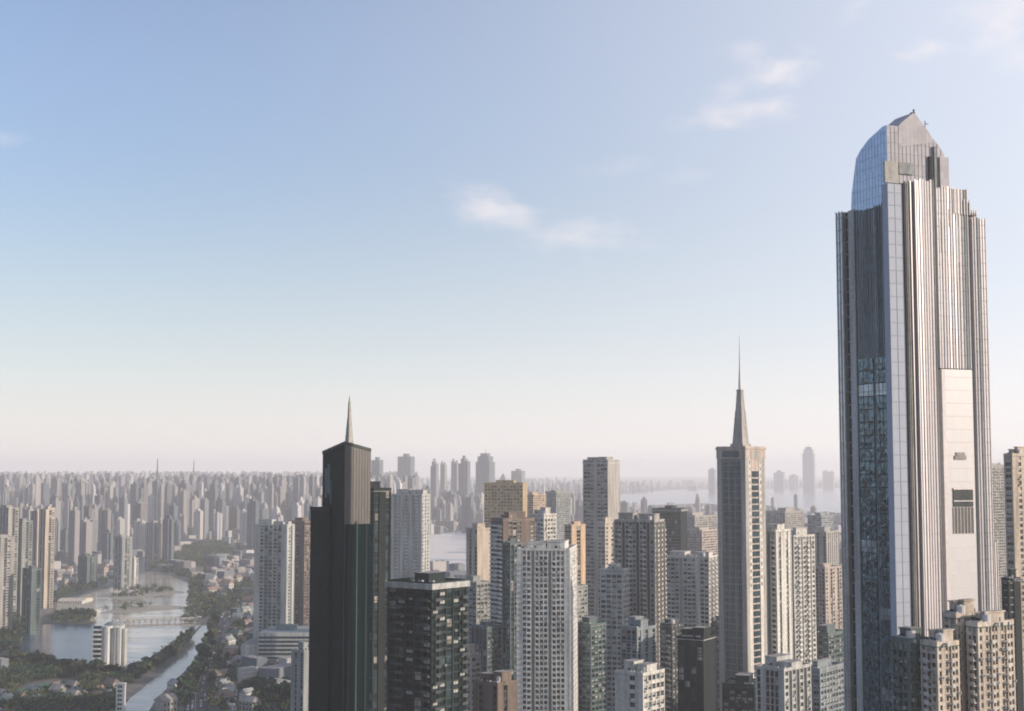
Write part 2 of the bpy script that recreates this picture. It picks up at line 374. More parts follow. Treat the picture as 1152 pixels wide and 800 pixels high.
def roof_kit(root, wL, wR, z, wallm, kind=1, rf=None):
    mb = MB(); th = .35; ph = 1.3
    mb.box(-wL / 2 - .5, wL / 2 + .5, -wR / 2 - .5, wR / 2 + .5, z, z + .3, 1)
    for a in ((-wL / 2 - .5, wL / 2 + .5, -wR / 2 - .5, -wR / 2 - .5 + th), (-wL / 2 - .5, wL / 2 + .5, wR / 2 + .5 - th, wR / 2 + .5),
              (-wL / 2 - .5, -wL / 2 - .5 + th, -wR / 2 - .5 + th, wR / 2 + .5 - th), (wL / 2 + .5 - th, wL / 2 + .5, -wR / 2 - .5 + th, wR / 2 + .5 - th)):
        mb.box(*a, z + .301, z + .3 + ph, 0)
    mb.build('roof', [wallm, rf or M['roofgrey']], root)
    if kind == 0: return
    nb = 1 if kind == 1 else 2
    for q in range(nb):
        a = random.uniform(.16, .24) * wL; b = random.uniform(.2, .3) * wR
        x = (q - (nb - 1) / 2) * wL * .5 + random.uniform(-.06, .06) * wL; y = random.uniform(-.12, .12) * wR
        h = random.uniform(3.2, 5.6); rh = MB()
        rh.box(x - a, x + a, y - b, y + b, z + .31, z + h, 0, 1); rh.box(x - a - .3, x + a + .3, y - b - .3, y + b + .3, z + h, z + h + .4, 0, 1)
        rh.box(x - .6, x + .6, y - b - .08, y - b - .001, z + .35, z + 2.4, 2)
        rh.build('roof_house', [wallm, M['roofgrey'], M['dark']], root)
    for q in range(3):                                        # ducts and pipes
        x = random.uniform(-.38, .1) * wL; y = random.uniform(-.4, .4) * wR; L_ = random.uniform(2, 6); dm = MB()
        dm.box(x, x + L_, y, y + .5, z + .7, z + 1.2, 0); dm.box(x, x + .5, y + .01, y + .49, z + .3, z + .699, 0); dm.box(x + L_ - .5, x + L_, y + .01, y + .49, z + .3, z + .699, 0)
        if q == 0: dm.cyl(x + L_ / 2, y + .25, .35, z + 1.2, z + 2.6, 8, 0)
        dm.build('roof_duct', M['metal'], root)
    if kind >= 2:
        w = MB(); x = wL * .32; y = -wR * .2; w.cyl(x, y, 1.3, z + 1.1, z + 3.4, 12, 0); w.cyl(x, y, 1.35, z + 3.4, z + 3.9, 12, 0, .2)
        for sx in (-.8, .8):
            for sy in (-.8, .8): w.box(x + sx - .1, x + sx + .1, y + sy - .1, y + sy + .1, z + .3, z + 1.1, 0)
        w.build('water_tank', M['metal'], root)
    for q in range(5 if kind >= 2 else 2):
        ac = MB(); x = random.uniform(-.4, .4) * wL; y = random.uniform(-.42, -.3) * wR
        ac.box(x - 1, x + 1, y - .5, y + .5, z + .31, z + 1.9, 0); ac.cyl(x, y, .42, z + 1.9, z + 2.1, 10, 1)
        ac.build('air_conditioner', [M['lightgrey'], M['dark']], root)
    if kind == 3:
        an = MB(); x = -wL * .1; an.cyl(x, 0, .14, z + 3, z + 13, 6, 0, .05)
        for q in range(4): an.box(x - .8 + q * .15, x + .8 - q * .15, -.05, .05, z + 8 + q * 1.1, z + 8.1 + q * 1.1, 0)
        an.build('antenna', M['metal'], root)

def tower(name, label, cat, pl, pc, pr, ptop, Y, alpha, wallk, front, side, depth=None, group=None, roof=2, accent=None, limit=100, wstyle=0, core=None, rf=None, bands=(), ww_=WW):
    wL, wR, cx, cy, z = corner(pl, pc, pr, ptop, Y, alpha, depth)
    OCC.append((pl, pr, ptop + 3, Y))
    root = empty(name, (cx, cy, 0), -R(alpha)); tag(root, label, cat, group)
    wm = M[wallk]; am = M[accent or 'lightgrey']; z -= 1.6
    mb = MB(); bal = MB(); cells = []; strips = []
    mb.box(-wL / 2, wL / 2, -wR / 2, wR / 2, 0, z, 2)
    fr = frames(wL, wR)
    for k in 'FRBL':
        st = dict(front if k in 'FB' else side)
        f = fr[k]
        nb = max(1, round(f[3] / st.get('bw', 3.4))); p = st['pat']
        st['pat'] = (p * (nb // len(p) + 1))[:nb] if st.get('rep', 1) else p
        facade(mb, bal, cells, strips, k, f, 0, z, st)
    mb.build('wall', [wm, am, M[core] if core else wm], root)
    if bal.f: bal.build('balconies' if False else 'balcony', am, root)['kind'] = 'stuff'
    for (f, tc_, ww, z0, z1) in strips:
        sb = MB(); nseg = max(1, int((z1 - z0) / 3.2)); hh = (z1 - z0) / nseg
        for q in range(nseg): sb.fbox(f[:3], tc_ - ww / 2, tc_ + ww / 2, -.02, .07, z0 + q * hh + .36, z0 + (q + 1) * hh, random.choices((0, 1, 2), (6, 3, 1))[0])
        sb.build('window_strip', [M['glass0'], M['glass1'], M['glass2']], root)
    zvis = H - (803 - 527) / F * Y
    place_windows(root, cells, zvis, am, limit, wstyle, ww_)
    roof_kit(root, wL, wR, z, wm, roof, rf)
    for (zz, hh, ov, mk) in bands:                            # projecting storey bands or cornices
        b = MB(); zq = z - zz
        b.box(-wL / 2 - ov, wL / 2 + ov, -wR / 2 - ov, -wR / 2 - .55, zq, zq + hh); b.box(wL / 2 + .55, wL / 2 + ov, -wR / 2 - .55, wR / 2 + ov, zq, zq + hh)
        b.box(-wL / 2 - ov, -wL / 2 - .55, -wR / 2 - .55, wR / 2 + ov, zq, zq + hh)
        b.build('cornice', M[mk], root)
    return root, wL, wR, z

def st(pat, **k): return dict(pat=pat, **k)
GRID = st('w', bw=3.2, pier=.8, band=1.25)
WIDE = st('wwb', bw=3.6, pier=.7, band=1.2)

# ================================================================== THE SETTING
def sheet(name, pts, z, m, label=None, kind='structure'):
    mb = MB(); i = len(mb.v); mb.v += [(p[0], p[1], z) for p in pts]; mb.f.append(tuple(range(len(pts)))); mb.m.append(0)
    o = mb.build(name, m); o['kind'] = kind
    if label: o['label'] = label
    return o
def ground_mat():
    m, t, b = base('city_ground')
    tco = N(t, 'ShaderNodeTexCoord')
    n1 = N(t, 'ShaderNodeTexNoise'); n1.inputs['Scale'].default_value = .004; n1.inputs['Detail'].default_value = 8; t.links.new(tco.outputs['Object'], n1.inputs['Vector'])
    v = N(t, 'ShaderNodeTexVoronoi'); v.inputs['Scale'].default_value = .03; t.links.new(tco.outputs['Object'], v.inputs['Vector'])
    sx = N(t, 'ShaderNodeSeparateColor'); t.links.new(v.outputs['Color'], sx.inputs[0])
    a = mix_(t, sx.outputs[0], (.045, .05, .048, 1), (.12, .115, .105, 1))
    c = mix_(t, smooth(t, n1.outputs[0], .48, .6), a, (.035, .055, .035, 1))
    t.links.new(c, b.inputs['Base Color']); b.inputs['Roughness'].default_value = .95
    return m
sheet('ground', [(-30000, -3000), (30000, -3000), (30000, 30000), (-30000, 30000)], 0, ground_mat(), 'grey built-up ground of the city')
def water_mat(name, c, rough, spec=.5):
    m, t, b = base(name)
    tco = N(t, 'ShaderNodeTexCoord')
    n = N(t, 'ShaderNodeTexNoise'); n.inputs['Scale'].default_value = .08; n.inputs['Detail'].default_value = 6; t.links.new(tco.outputs['Object'], n.inputs['Vector'])
    bp = N(t, 'ShaderNodeBump'); bp.inputs['Distance'].default_value = .5; bp.inputs['Strength'].default_value = .5; t.links.new(n.outputs[0], bp.inputs['Height']); t.links.new(bp.outputs[0], b.inputs['Normal'])
    b.inputs['Base Color'].default_value = c + (1,); b.inputs['Roughness'].default_value = rough; b.inputs['IOR'].default_value = 1.33; b.inputs['Specular IOR Level'].default_value = spec
    return m
lake_m = water_mat('lake_water', (.035, .07, .10), .18, .22); river_m = water_mat('river_water', (.16, .18, .20), .2)
def gp(*px): return [ground(*p)[:2] for p in px]
LAKE = gp((20, 706), (60, 702), (106, 702), (106, 756), (88, 757), (60, 751), (38, 747), (21, 740))
PALE = gp((106.2, 700), (60, 690), (64, 680), (100, 668), (128, 660), (150, 648), (172, 642), (190, 646), (212, 656), (226, 672), (229, 684), (227, 702), (215, 714), (198, 728), (180, 741), (160, 752), (140, 757.5), (106.2, 757.5))
LAKE2 = gp((52, 668), (60, 650), (98, 640), (150, 634), (150, 628), (168, 628), (172, 640), (140, 652), (110, 662), (84, 672))
CANAL = gp((132, 803), (146, 786), (168, 768), (190, 750), (206, 734), (215, 718), (228, 703), (236, 705), (233, 722), (224, 738), (208, 755), (192, 771), (176, 786), (166, 803))
RIVER = gp((640, 566), (700, 556), (760, 551), (960, 549), (1160, 548), (1160, 580), (960, 586), (900, 577), (790, 566), (700, 570))
sheet('lake_water', LAKE, .16, lake_m, 'still blue-grey lake with a white building on its shore')
sheet('far_lake_water', LAKE2, .12, lake_m, 'second lake behind the pale island')
glare_m = water_mat('pale_glare_water', (.25, .235, .20), .10, .5)
_t = glare_m.node_tree; _b = _t.nodes['Principled BSDF']; _tc = N(_t, 'ShaderNodeTexCoord'); _mp = N(_t, 'ShaderNodeMapping'); _mp.inputs['Scale'].default_value = (.006, .035, 1); _t.links.new(_tc.outputs['Object'], _mp.inputs[0])
_n = N(_t, 'ShaderNodeTexNoise'); _n.inputs['Scale'].default_value = 1.0; _n.inputs['Detail'].default_value = 7; _n.inputs['Roughness'].default_value = .65; _t.links.new(_mp.outputs[0], _n.inputs['Vector'])
_t.links.new(mix_(_t, smooth(_t, _n.outputs[0], .36, .66), (.19, .18, .15, 1), (.50, .455, .37, 1)), _b.inputs['Base Color'])  # cream streaks paint the bright sky reflection into the water colour
sheet('pale_lake_water', PALE, .2, glare_m, 'pale lake basin, bright reflection in its colour, right of the white lakeside building')
sheet('canal_water', CANAL, .14, water_mat('canal_water', (.16, .16, .15), .10, .5), 'pale canal curving past the terraced building')
sheet('river_water', RIVER, .1, river_m, 'wide hazy river behind the towers')
ROADS = [gp((206, 803), (212, 770), (222, 740), (238, 705), (252, 680), (268, 660), (279, 660), (264, 684), (252, 706), (240, 742), (235, 770), (234, 803))]
asph = wall_mat('asphalt', (.055, .055, .058), .9)
sheet('road', ROADS[0], .12, asph, 'busy road running along the canal trees')
paint = wall_mat('road_paint', (.7, .7, .68), .7)
lm = MB()
for k in range(90):
    py = 800 - k * 1.3
    f = lambda y: (220 if y > 780 else 220 + (780 - y) * .34 if y > 700 else 247 + (700 - y) * .62)
    a, b = ground(f(py), py), ground(f(py - .5), py - .5)
    if py > 664: lm.quad((a.x - .25, a.y, .2), (a.x + .25, a.y, .2), (b.x + .25, b.y, .2), (b.x - .25, b.y, .2))
o = lm.build('road_markings', paint); o['kind'] = 'structure'; o['label'] = 'white lane dashes on the busy road'
shore = wall_mat('pale_shore', (.27, .26, .215), .95, .5)
sheet('pale_shore', gp((58, 690), (68, 680), (100, 668), (106, 672), (106, 694), (84, 699), (60, 700)), .24, shore, 'pale paved shore beyond the lake')
for (q, lb_) in ((((112, 690), (140, 682), (190, 681), (222, 684), (190, 686), (140, 690)), 'long sandbar in the pale lake'), (((120, 672), (150, 664), (186, 662), (210, 667), (180, 670), (140, 676)), 'sandbar with scrub at the back of the pale lake')):
    sheet('sandbar', gp(*q), .3, shore, lb_)
sheet('paved_square', gp((477, 603), (528, 596), (530, 652), (474, 652)), .2, wall_mat('pale_paving', (.56, .54, .51), .9, .3), 'pale paved river bank square behind the dark green tower')
pitch = wall_mat('sports_turf', (.05, .13, .095), .95, .12)
sheet('sports_pitch', gp((14, 778), (40, 770), (90, 764), (92, 770), (60, 779), (20, 786)), .11, pitch, 'green sports pitch among the trees')
sheet('path', gp((0, 792), (60, 785), (120, 774), (126, 778), (70, 792), (0, 800)), .12, wall_mat('pale_path', (.3, .29, .27)), 'pale path beside the sports pitch')
def inside(x, y, poly):
    c = False; j = len(poly) - 1
    for i in range(len(poly)):
        xi, yi = poly[i]; xj, yj = poly[j]
        if (yi > y) != (yj > y) and x < (xj - xi) * (y - yi) / (yj - yi) + xi: c = not c
        j = i
    return c
# ================================================================== THE GREAT TOWER ON THE RIGHT
def skyscraper():
    Y, A = 430.0, 68.0; a = R(A)
    wL, wR, cx, cy, _ = corner(945, 1001, 1108, 240, Y, A, py=330)
    uC = uof(1001, 330); Xc = uC * Y
    def tl(px, py=450): u = uof(px, py); return (Xc - u * Y) / (math.cos(a) + u * math.sin(a))        # metres left of the corner on the left face
    def tr(px, py=450): u = uof(px, py); return (u * Y - Xc) / (math.sin(a) - u * math.cos(a))        # metres along the right face
    def zl(px, py): t = tl(px, py); return ztop(px, py, Y + t * math.sin(a))
    def zr(px, py): t = tr(px, py); return ztop(px, py, Y + t * math.cos(a))
    OCC.append((946, 1112, 245, Y))
    root = empty('skyscraper', (cx, cy, 0), -a)
    tag(root, 'tallest silver glass skyscraper with stepped fins and a blue domed crown', 'skyscraper')
    x1, y0 = wL / 2, -wR / 2
    FL = ((x1, y0), (-1, 0), (0, -1)); FR = ((x1, y0), (0, 1), (1, 0))
    zs = zl(955, 240)
    core = MB(); core.box(-wL / 2 + 1.2, x1 - 1.6, y0 + 1.6, wR / 2 - 1.2, 0, zs - 1, 0); core.build('core_wall', M['stone'], root)
    FH = 4.0
    def bay(name, fr, t0, t1, d0, d1, z1, mg, fin=None, finw=.28, find=.4, floor=True, mf='finstone', z0=0, fmat='stone', fb=.28):
        mb = MB(); mb.fbox(fr, t0, t1, d0, d1, z0, z1, 0)
        if fin:
            n = max(1, round((t1 - t0) / fin))
            for i in range(n + 1):
                t = t0 + (t1 - t0) * i / n
                mb.fbox(fr, max(t0 - .01, t - finw / 2), min(t1 + .01, t + finw / 2), d1 - .02, d1 + find * random.uniform(.7, 1.3), z0, z1 + random.uniform(0, .8), random.choices((1, 3, 4), (6, 1.6, 1.6))[0])
        if floor:
            z = z0 + FH
            while z < z1:
                mb.fbox(fr, t0 + .01, t1 - .01, d1 - .03, d1 + .07, z, z + fb, 2); z += FH
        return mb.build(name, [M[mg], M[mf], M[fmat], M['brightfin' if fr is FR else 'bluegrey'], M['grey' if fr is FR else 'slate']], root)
    # left face, from the far edge to the corner
    a1, a2, a3, a4 = tl(945), tl(954), tl(960), tl(999)
    bay('edge_bay', FL, a2, wL, -1.2, .9, zl(945, 240), 'silver', 1.4, mf='lightgrey')
    bay('groove', FL, a3, a2, -1.2, -.5, zl(955, 238), 'tealglass', None)
    bay('pier', FL, tl(966), a3, -1.2, .8, zl(962, 236), 'lightgrey', None, floor=False)
    b0, b1, b2, b3 = tl(1000), tl(987), tl(985), tl(968)
    bay('glass_bay', FL, b0, tl(966), -1.2, .0, zl(975, 236), 'slateglass', 1.25, .22, .45, mf='bluegrey', fmat='slate', fb=.5)
    # upper fins become two tall strips of blue windows below the middle
    zt = zl(985, 402)
    for (p0, p1) in ((b0 + .3, b1 - .2), (b2 + .2, b3 - .1)):
        z = zt; w = p1 - p0
        for q in range(48):
            z -= FH
            if z < 20: break
            wm = MB(); wm.fbox(FL, p0, p1, .12, .62, z + .25, z + FH - .2, 0)
            for j in (1, 2): wm.fbox(FL, p0 + w * j / 3 - .06, p0 + w * j / 3 + .06, .63, .70, z + .25, z + FH - .2, 1)
            wm.fbox(FL, p0, p1, .625, .72, z + 1.5, z + 1.62, 1)
            wm.build('window', [M['bluestrip'] if random.random() < .9 else M['slateglass'], M['darkgrey']], root)  # a few paler panes stand in for bright sky reflections
    # the corner column
    bay('corner_column', FR, -.9, tr(1017), -1.6, 1.1, zr(1008, 208), 'cornerpanel', 2.2, .12, .1, mf='bluegrey', fmat='bluegrey', fb=.14)
    # right face
    bay('groove', FR, tr(1017), tr(1021), -1.6, -.6, zr(1020, 206), 'dark', None, floor=False)
    bay('fin_bay', FR, tr(1021), tr(1029), -1.6, .2, zr(1025, 207), 'greyglass', .9, .3, .9, mf='stone')
    bay('fin_bay', FR, tr(1030), tr(1051), -1.6, 1.7, zr(1040, 206), 'silver2', 1.05, .55, .26, fmat='stone')
    bay('groove', FR, tr(1051), tr(1057), -1.6, -.9, zr(1054, 212), 'dark', None, floor=False)
    zg = zr(1078, 415)
    bay('fin_bay', FR, tr(1057), tr(1092), -1.6, .6, zr(1075, 214), 'silver2', 1.05, .5, .22, z0=zg, fmat='grey')
    bay('mirror_panel', FR, tr(1061), tr(1092), -1.6, 1.0, zg - .3, 'paleglass', None, fmat='finstone', fb=.14)
    bay('pier', FR, tr(1057), tr(1061) - .05, -1.6, 1.3, zg - .31, 'finstone', None, floor=False)
    # dark notches near the top of the wide bay
    for (p, yt, yb, w) in ((1063, 246, 284, .4), (1078, 250, 318, .42), (1081, 256, 296, .3), (1071, 236, 256, .4)):
        nb = MB(); t = tr(p); nb.fbox(FR, t - w, t + w, .65, .86, zr(p, yb), zr(p, yt)); nb.build('dark_vent', M['grey'], root)
    # small gabled opening and the large opening with its window below
    t = tr(1076); z = zr(1076, 517); g = MB()
    g.fbox(FR, t - 2.2, t + 2.2, 1.01, 1.3, z, z + 1.2); g.fbox(FR, t - 1.6, t + 1.6, 1.01, 1.3, z + 1.201, z + 2.2)
    g.build('gabled_vent', M['stone'], root)
    t0, t1 = tr(1067), tr(1089); zz1, zz0 = zr(1078, 549), zr(1078, 570)
    g = MB(); g.fbox(FR, t0, t1, 1.01, 1.25, zz0, zz1, 0); g.fbox(FR, t0, t1, 1.26, 1.4, zz0 + 1.6, zz0 + 1.9, 1); g.fbox(FR, t0, t1, 1.26, 1.4, zz1 - .5, zz1, 1)
    g.build('plant_louvre', [M['darkgrey'], M['finstone']], root)
    g = MB(); zz2 = zr(1078, 600); g.fbox(FR, t0, t1, 1.01, 1.16, zz2, zz0 - .2, 0)
    for q in range(7): tq = t0 + (t1 - t0) * q / 6; g.fbox(FR, tq - .08, tq + .08, 1.17, 1.3, zz2, zz0 - .2, 1)
    g.build('tall_window', [M['greyglass'], M['finstone']], root)
    bay('groove', FR, tr(1092), tr(1096), -1.6, -.4, zr(1094, 228), 'brown', None, floor=False)
    bay('edge_bay', FR, tr(1096), wR, -1.6, .9, zr(1103, 247), 'paleglass', 1.0, .35, .25, fmat='stone')
    bay('flank_bay', FR, wR + .01, tr(1115, 600), -9, .2, zr(1112, 452), 'paleglass', 1.0, .4, .3, mf='cream')  # added bays; their cream also paints the warm glow along this edge
    bay('flank_bay', FR, tr(1115, 600) + .01, tr(1125, 700), -9, -.3, zr(1120, 610), 'greyglass', 1.0, .4, .3, mf='cream')
    # stepped shoulders over the right face
    for (p0, p1, y) in ((1070, 1081, 216), (1081, 1090, 228), (1090, 1097, 240)):
        s = MB(); t0, t1 = tr(p0, 230), tr(p1, 230); z1 = zr((p0 + p1) / 2, y)
        s.fbox(FR, t0, t1, -6, .75, zs - 2, z1, 0)
        for q in range(3): s.fbox(FR, t0 + (t1 - t0) * (q + .3) / 3, t0 + (t1 - t0) * (q + .6) / 3, .76, 1.1, zs - 2, z1 + .8, 1)
        s.build('shoulder', [M['greyglass'], M['finstone']], root)
    # the crown: rectangles loft from the shaft to the ridge
    def rect(pxl, pyl, pxr, pyr): return -tl(pxl, pyl) + x1, tr(pxr, pyr) + y0
    secs = []
    for (pl_, pr_, y) in ((955, 1072, 240), (956, 1069, 205), (961, 1063, 166), (966, 1058, 158), (975, 1050, 149), (984, 1047, 144), (991, 1044, 140)):
        xa, yb = rect(pl_, y, pr_, y); secs.append((xa, yb, ztop(1001, y, Y)))
    c = MB(); x1c, y0c = x1 - .6, y0 + .6
    for k in range(len(secs) - 1):
        (xa, yb, z), (xb, yb2, z2) = secs[k], secs[k + 1]
        A0 = [(xa, y0c, z), (x1c, y0c, z), (x1c, yb, z), (xa, yb, z)]; A1 = [(xb, y0c, z2), (x1c, y0c, z2), (x1c, yb2, z2), (xb, yb2, z2)]
        for j in range(4): c.quad(A0[j], A0[(j + 1) % 4], A1[(j + 1) % 4], A1[j], 0 if j in (0, 3) else 1)
    xb, yb, z = secs[-1]; c.quad((xb, y0c, z), (x1c, y0c, z), (x1c, yb, z), (xb, yb, z), 1)
    crown = c.build('crown', [M['crownglass'], M['crownpanel']], root)
    # mullions of the crown
    mu = MB()
    for k in range(1, 16):
        y = y0c + (secs[1][1] - y0c) * k / 16; zt = z
        for q in range(len(secs) - 1):
            if secs[q][1] >= y >= secs[q + 1][1]: zt = secs[q][2] + (secs[q + 1][2] - secs[q][2]) * (secs[q][1] - y) / max(.01, secs[q][1] - secs[q + 1][1])
        mu.box(x1c + .0, x1c + .10, y - .05, y + .05, secs[0][2], zt - .3, 0)
    for k in range(1, 12):
        x = secs[1][0] + (x1c - secs[1][0]) * k / 12; zt = z
        for q in range(len(secs) - 1):
            if secs[q][0] <= x <= secs[q + 1][0]: zt = secs[q][2] + (secs[q + 1][2] - secs[q][2]) * (x - secs[q][0]) / max(.01, secs[q + 1][0] - secs[q][0])
        mu.box(x - .03, x + .03, y0c - .05, y0c, secs[0][2], zt - .3, 0)
    zq = secs[0][2] + 3
    while zq < secs[-1][2] - 1:
        e = [s for s in secs if s[2] > zq]; e = e[0] if e else secs[-1]
        mu.box(x1c + .005, x1c + .07, y0c + .3, e[1] - .4, zq, zq + .06, 0); mu.box(e[0] + .4, x1c - .3, y0c - .04, y0c + .0, zq, zq + .06, 0); zq += 3.2
    mu.build('mullions', M['bluegrey'], crown)
    # warm lit corner plate and dark recess in the crown
    k = MB(); k.fbox(FR, tr(1001) - .2, tr(1010, 190), -.55, .25, zr(1005, 206), zr(1005, 182)); k.build('corner_plate', M['stone'], root)
    k = MB(); k.fbox(FR, tr(1012, 190), tr(1028, 190), -.35, -.1, zr(1020, 196), zr(1020, 183)); k.build('crown_recess', M['grey'], crown)
    k = MB(); k.fbox(FR, tr(1051, 190), tr(1053.5, 190), -.35, .2, zs, zr(1052, 165)); k.build('crown_slot', M['grey'], crown)
    k = MB(); k.fbox(FR, tr(1045, 190), tr(1048, 190), -.35, .1, zr(1046, 203), zr(1046, 176)); k.build('crown_slot', M['dark'], crown)
    k = MB(); k.fbox(FR, tr(1057, 190), tr(1067, 200), -2.2, .3, zs - 1, zr(1062, 177)); k.build('crown_buttress', [M['crownpanel']], root)
    # gable on the ridge with its mast
    g = MB(); p = [(tr(1012, 140), zr(1012, 141)), (tr(1016, 140), zr(1016, 137)), (tr(1029, 125), zr(1029, 126)), (tr(1031, 126), zr(1031, 128)), (tr(1045, 145), zr(1045, 147)), (tr(1052, 157), zr(1052, 160)), (tr(1012, 165), zr(1012, 165))]
    xs = (x1c - 9.0, x1c + .1); i = len(g.v)
    for x in xs: g.v += [(x, y0 + t, z) for t, z in p]
    n = len(p); g.f.append(tuple(range(n))); g.m.append(0); g.f.append(tuple(range(2 * n - 1, n - 1, -1))); g.m.append(0)
    for q in range(n): g.f.append((q, (q + 1) % n, n + (q + 1) % n, n + q)); g.m.append(0)
    g.build('gable', [M['crownpanel']], crown)
    m = MB(); t, z = tr(1030, 126), zr(1030, 128); m.box(x1c - .5, x1c - .1, y0 + t - .2, y0 + t + .2, z - 1, z + 1.6)
    m.box(x1c - .5, x1c + .1, y0 + t - 1.2, y0 + t + .2, z + .2, z + .5); m.build('mast', M['darkgrey'], root)
    m = MB(); t, z = tr(1043, 142), zr(1043, 143); m.box(x1c - .5, x1c - .3, y0 + t - .1, y0 + t + .1, z - 2, z + 2.2); m.box(x1c - .5, x1c - .3, y0 + t - .1, y0 + t + 1.2, z + 1.2, z + 1.4); m.build('maintenance_crane', M['darkgrey'], root)
skyscraper()

# ================================================================== DARK GLASS TOWER WITH A SPIRE
def dark_tower():
    Y, A = 520.0, 46.0; a = R(A)
    wL, wR, cx, cy, z = corner(363, 388, 417, 497, Y, A, py=520)
    OCC.append((353, 436, 560, Y)); OCC.append((364, 416, 505, Y))
    root = empty('glass_tower', (cx, cy, 0), -a)
    tag(root, 'dark teal glass tower with a slanted roof and a pale spire', 'office tower')
    x0, x1, y0, y1 = -wL / 2, wL / 2, -wR / 2, wR / 2
    zl_ = ztop(363, 508, Y + wL * math.sin(a)); zr_ = ztop(417, 505, Y + wR * math.cos(a)); zb = (zl_ + zr_) / 2 - 2
    zc = {0: zl_, 1: z, 2: zr_, 3: zb}
    b = MB(); b.prism([(x0, y0), (x1, y0), (x1, y1), (x0, y1)], 0, lambda k: zc[k])
    b.m = [0, 2, 0, 1, 1, 0]  # sun-facing sides take greyer glass, their sunlit tone put into the colour
    b.build('facade', [M['tealglass'], M['greyglass'], M['darkgrey']], root)
    FR = ((x1, y0), (0, 1), (1, 0)); FL = ((x1, y0), (-1, 0), (0, -1))
    m = MB(); n = 9
    for i in range(n + 1):
        t = wR * i / n; zt = z + (zr_ - z) * i / n
        m.fbox(FR, max(0, t - .05), min(wR, t + .05), 0, .12, 0, zt - .9)
    m.build('mullions', M['greyglass'], root)
    zlow = ztop(400, 590, Y); g = MB(); g.fbox(FR, .2, wR + .0, .13, .6, 0, zlow, 0)
    g.build('lower_dark_layer', M['tealglass'], root)  # dark slab over the lower part of the right face
    for i, (f_, w_, mk) in enumerate(((.14, .3, 'dark'), (.44, .22, 'darkgrey'), (.80, .4, 'dark'))):
        p = MB(); t = wR * f_; p.fbox(FR, t - w_, t + w_, .61, .9, 0, zlow + (1 if i % 2 else 0)); p.build('pier', M[mk], root)
    # roof edge
    e = MB()
    e.prism([(x0, y0 - .2), (x1 + .2, y0 - .2), (x1 + .2, y0 + .4), (x0, y0 + .4)], 0, 0)
    e.v = []; e.f = []; e.m = []
    for (pa, za, pb, zb_, mk) in (((x0, y0), zl_, (x1, y0), z, 0), ((x1, y0), z, (x1, y1), zr_, 0)):
        dx, dy = pb[0] - pa[0], pb[1] - pa[1]; L = math.hypot(dx, dy); nx, ny = dy / L, -dx / L; i = len(e.v)
        for (pp, zz) in ((pa, za), (pb, zb_)):
            for (o_, h_) in ((.3, -.9), (.3, .15), (-.5, .15), (-.5, -.9)): e.v.append((pp[0] + nx * o_, pp[1] + ny * o_, zz + h_))
        for k in range(4): e.f.append((i + k, i + (k + 1) % 4, i + 4 + (k + 1) % 4, i + 4 + k)); e.m.append(0)
        e.f.append((i, i + 1, i + 2, i + 3)); e.m.append(0); e.f.append((i + 4, i + 5, i + 6, i + 7)); e.m.append(0)
    e.build('roof_edge', M['darkgrey'], root)
    # white reflection on the left face, put on as pale panels
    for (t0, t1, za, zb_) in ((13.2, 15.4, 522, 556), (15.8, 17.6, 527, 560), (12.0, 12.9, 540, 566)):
        w = MB(); w.fbox(FL, t0 * wL / 20, t1 * wL / 20, .0, .06, ztop(370, zb_, Y + 8), ztop(370, za, Y + 8)); w.build('reflection_patch', M['slate'], root)
    # annex on the left and slab on the right
    zA = ztop(357, 570, Y + 12); s = MB(); ta = wL + 5.6
    s.fbox(FL, wL - 6, ta, -14, 1.2, 0, zA, 0); s.fbox(FL, wL - 6, ta, 1.21, 1.4, zA - 1.5, zA, 1)
    s.build('annex', [M['tealglass'], M['dark']], root)
    # spire
    cxs, cys = -0.4, 1.4; sp = MB(); zq = z - 3
    z1 = ztop(393, 470, Y + 9); z2 = ztop(392, 445, Y + 9)
    def sq(w): w *= .55; return [(cxs - w, cys - w), (cxs + w, cys - w), (cxs + w, cys + w), (cxs - w, cys + w)]
    sp.prism(sq(2.4), zq, z1, 0, None, sq(1.0)); sp.prism(sq(.95), z1, z1 + 6, 0, None, sq(.6)); sp.prism(sq(.45), z1 + 6, z2, 0, None, sq(.12))
    for k in range(5): w = 2.5 - k * .3; zz = zq + (z1 - zq) * k / 5; sp.prism(sq(w), zz + .4, zz + .75)
    sp.build('spire', M['stone'], root)
dark_tower()

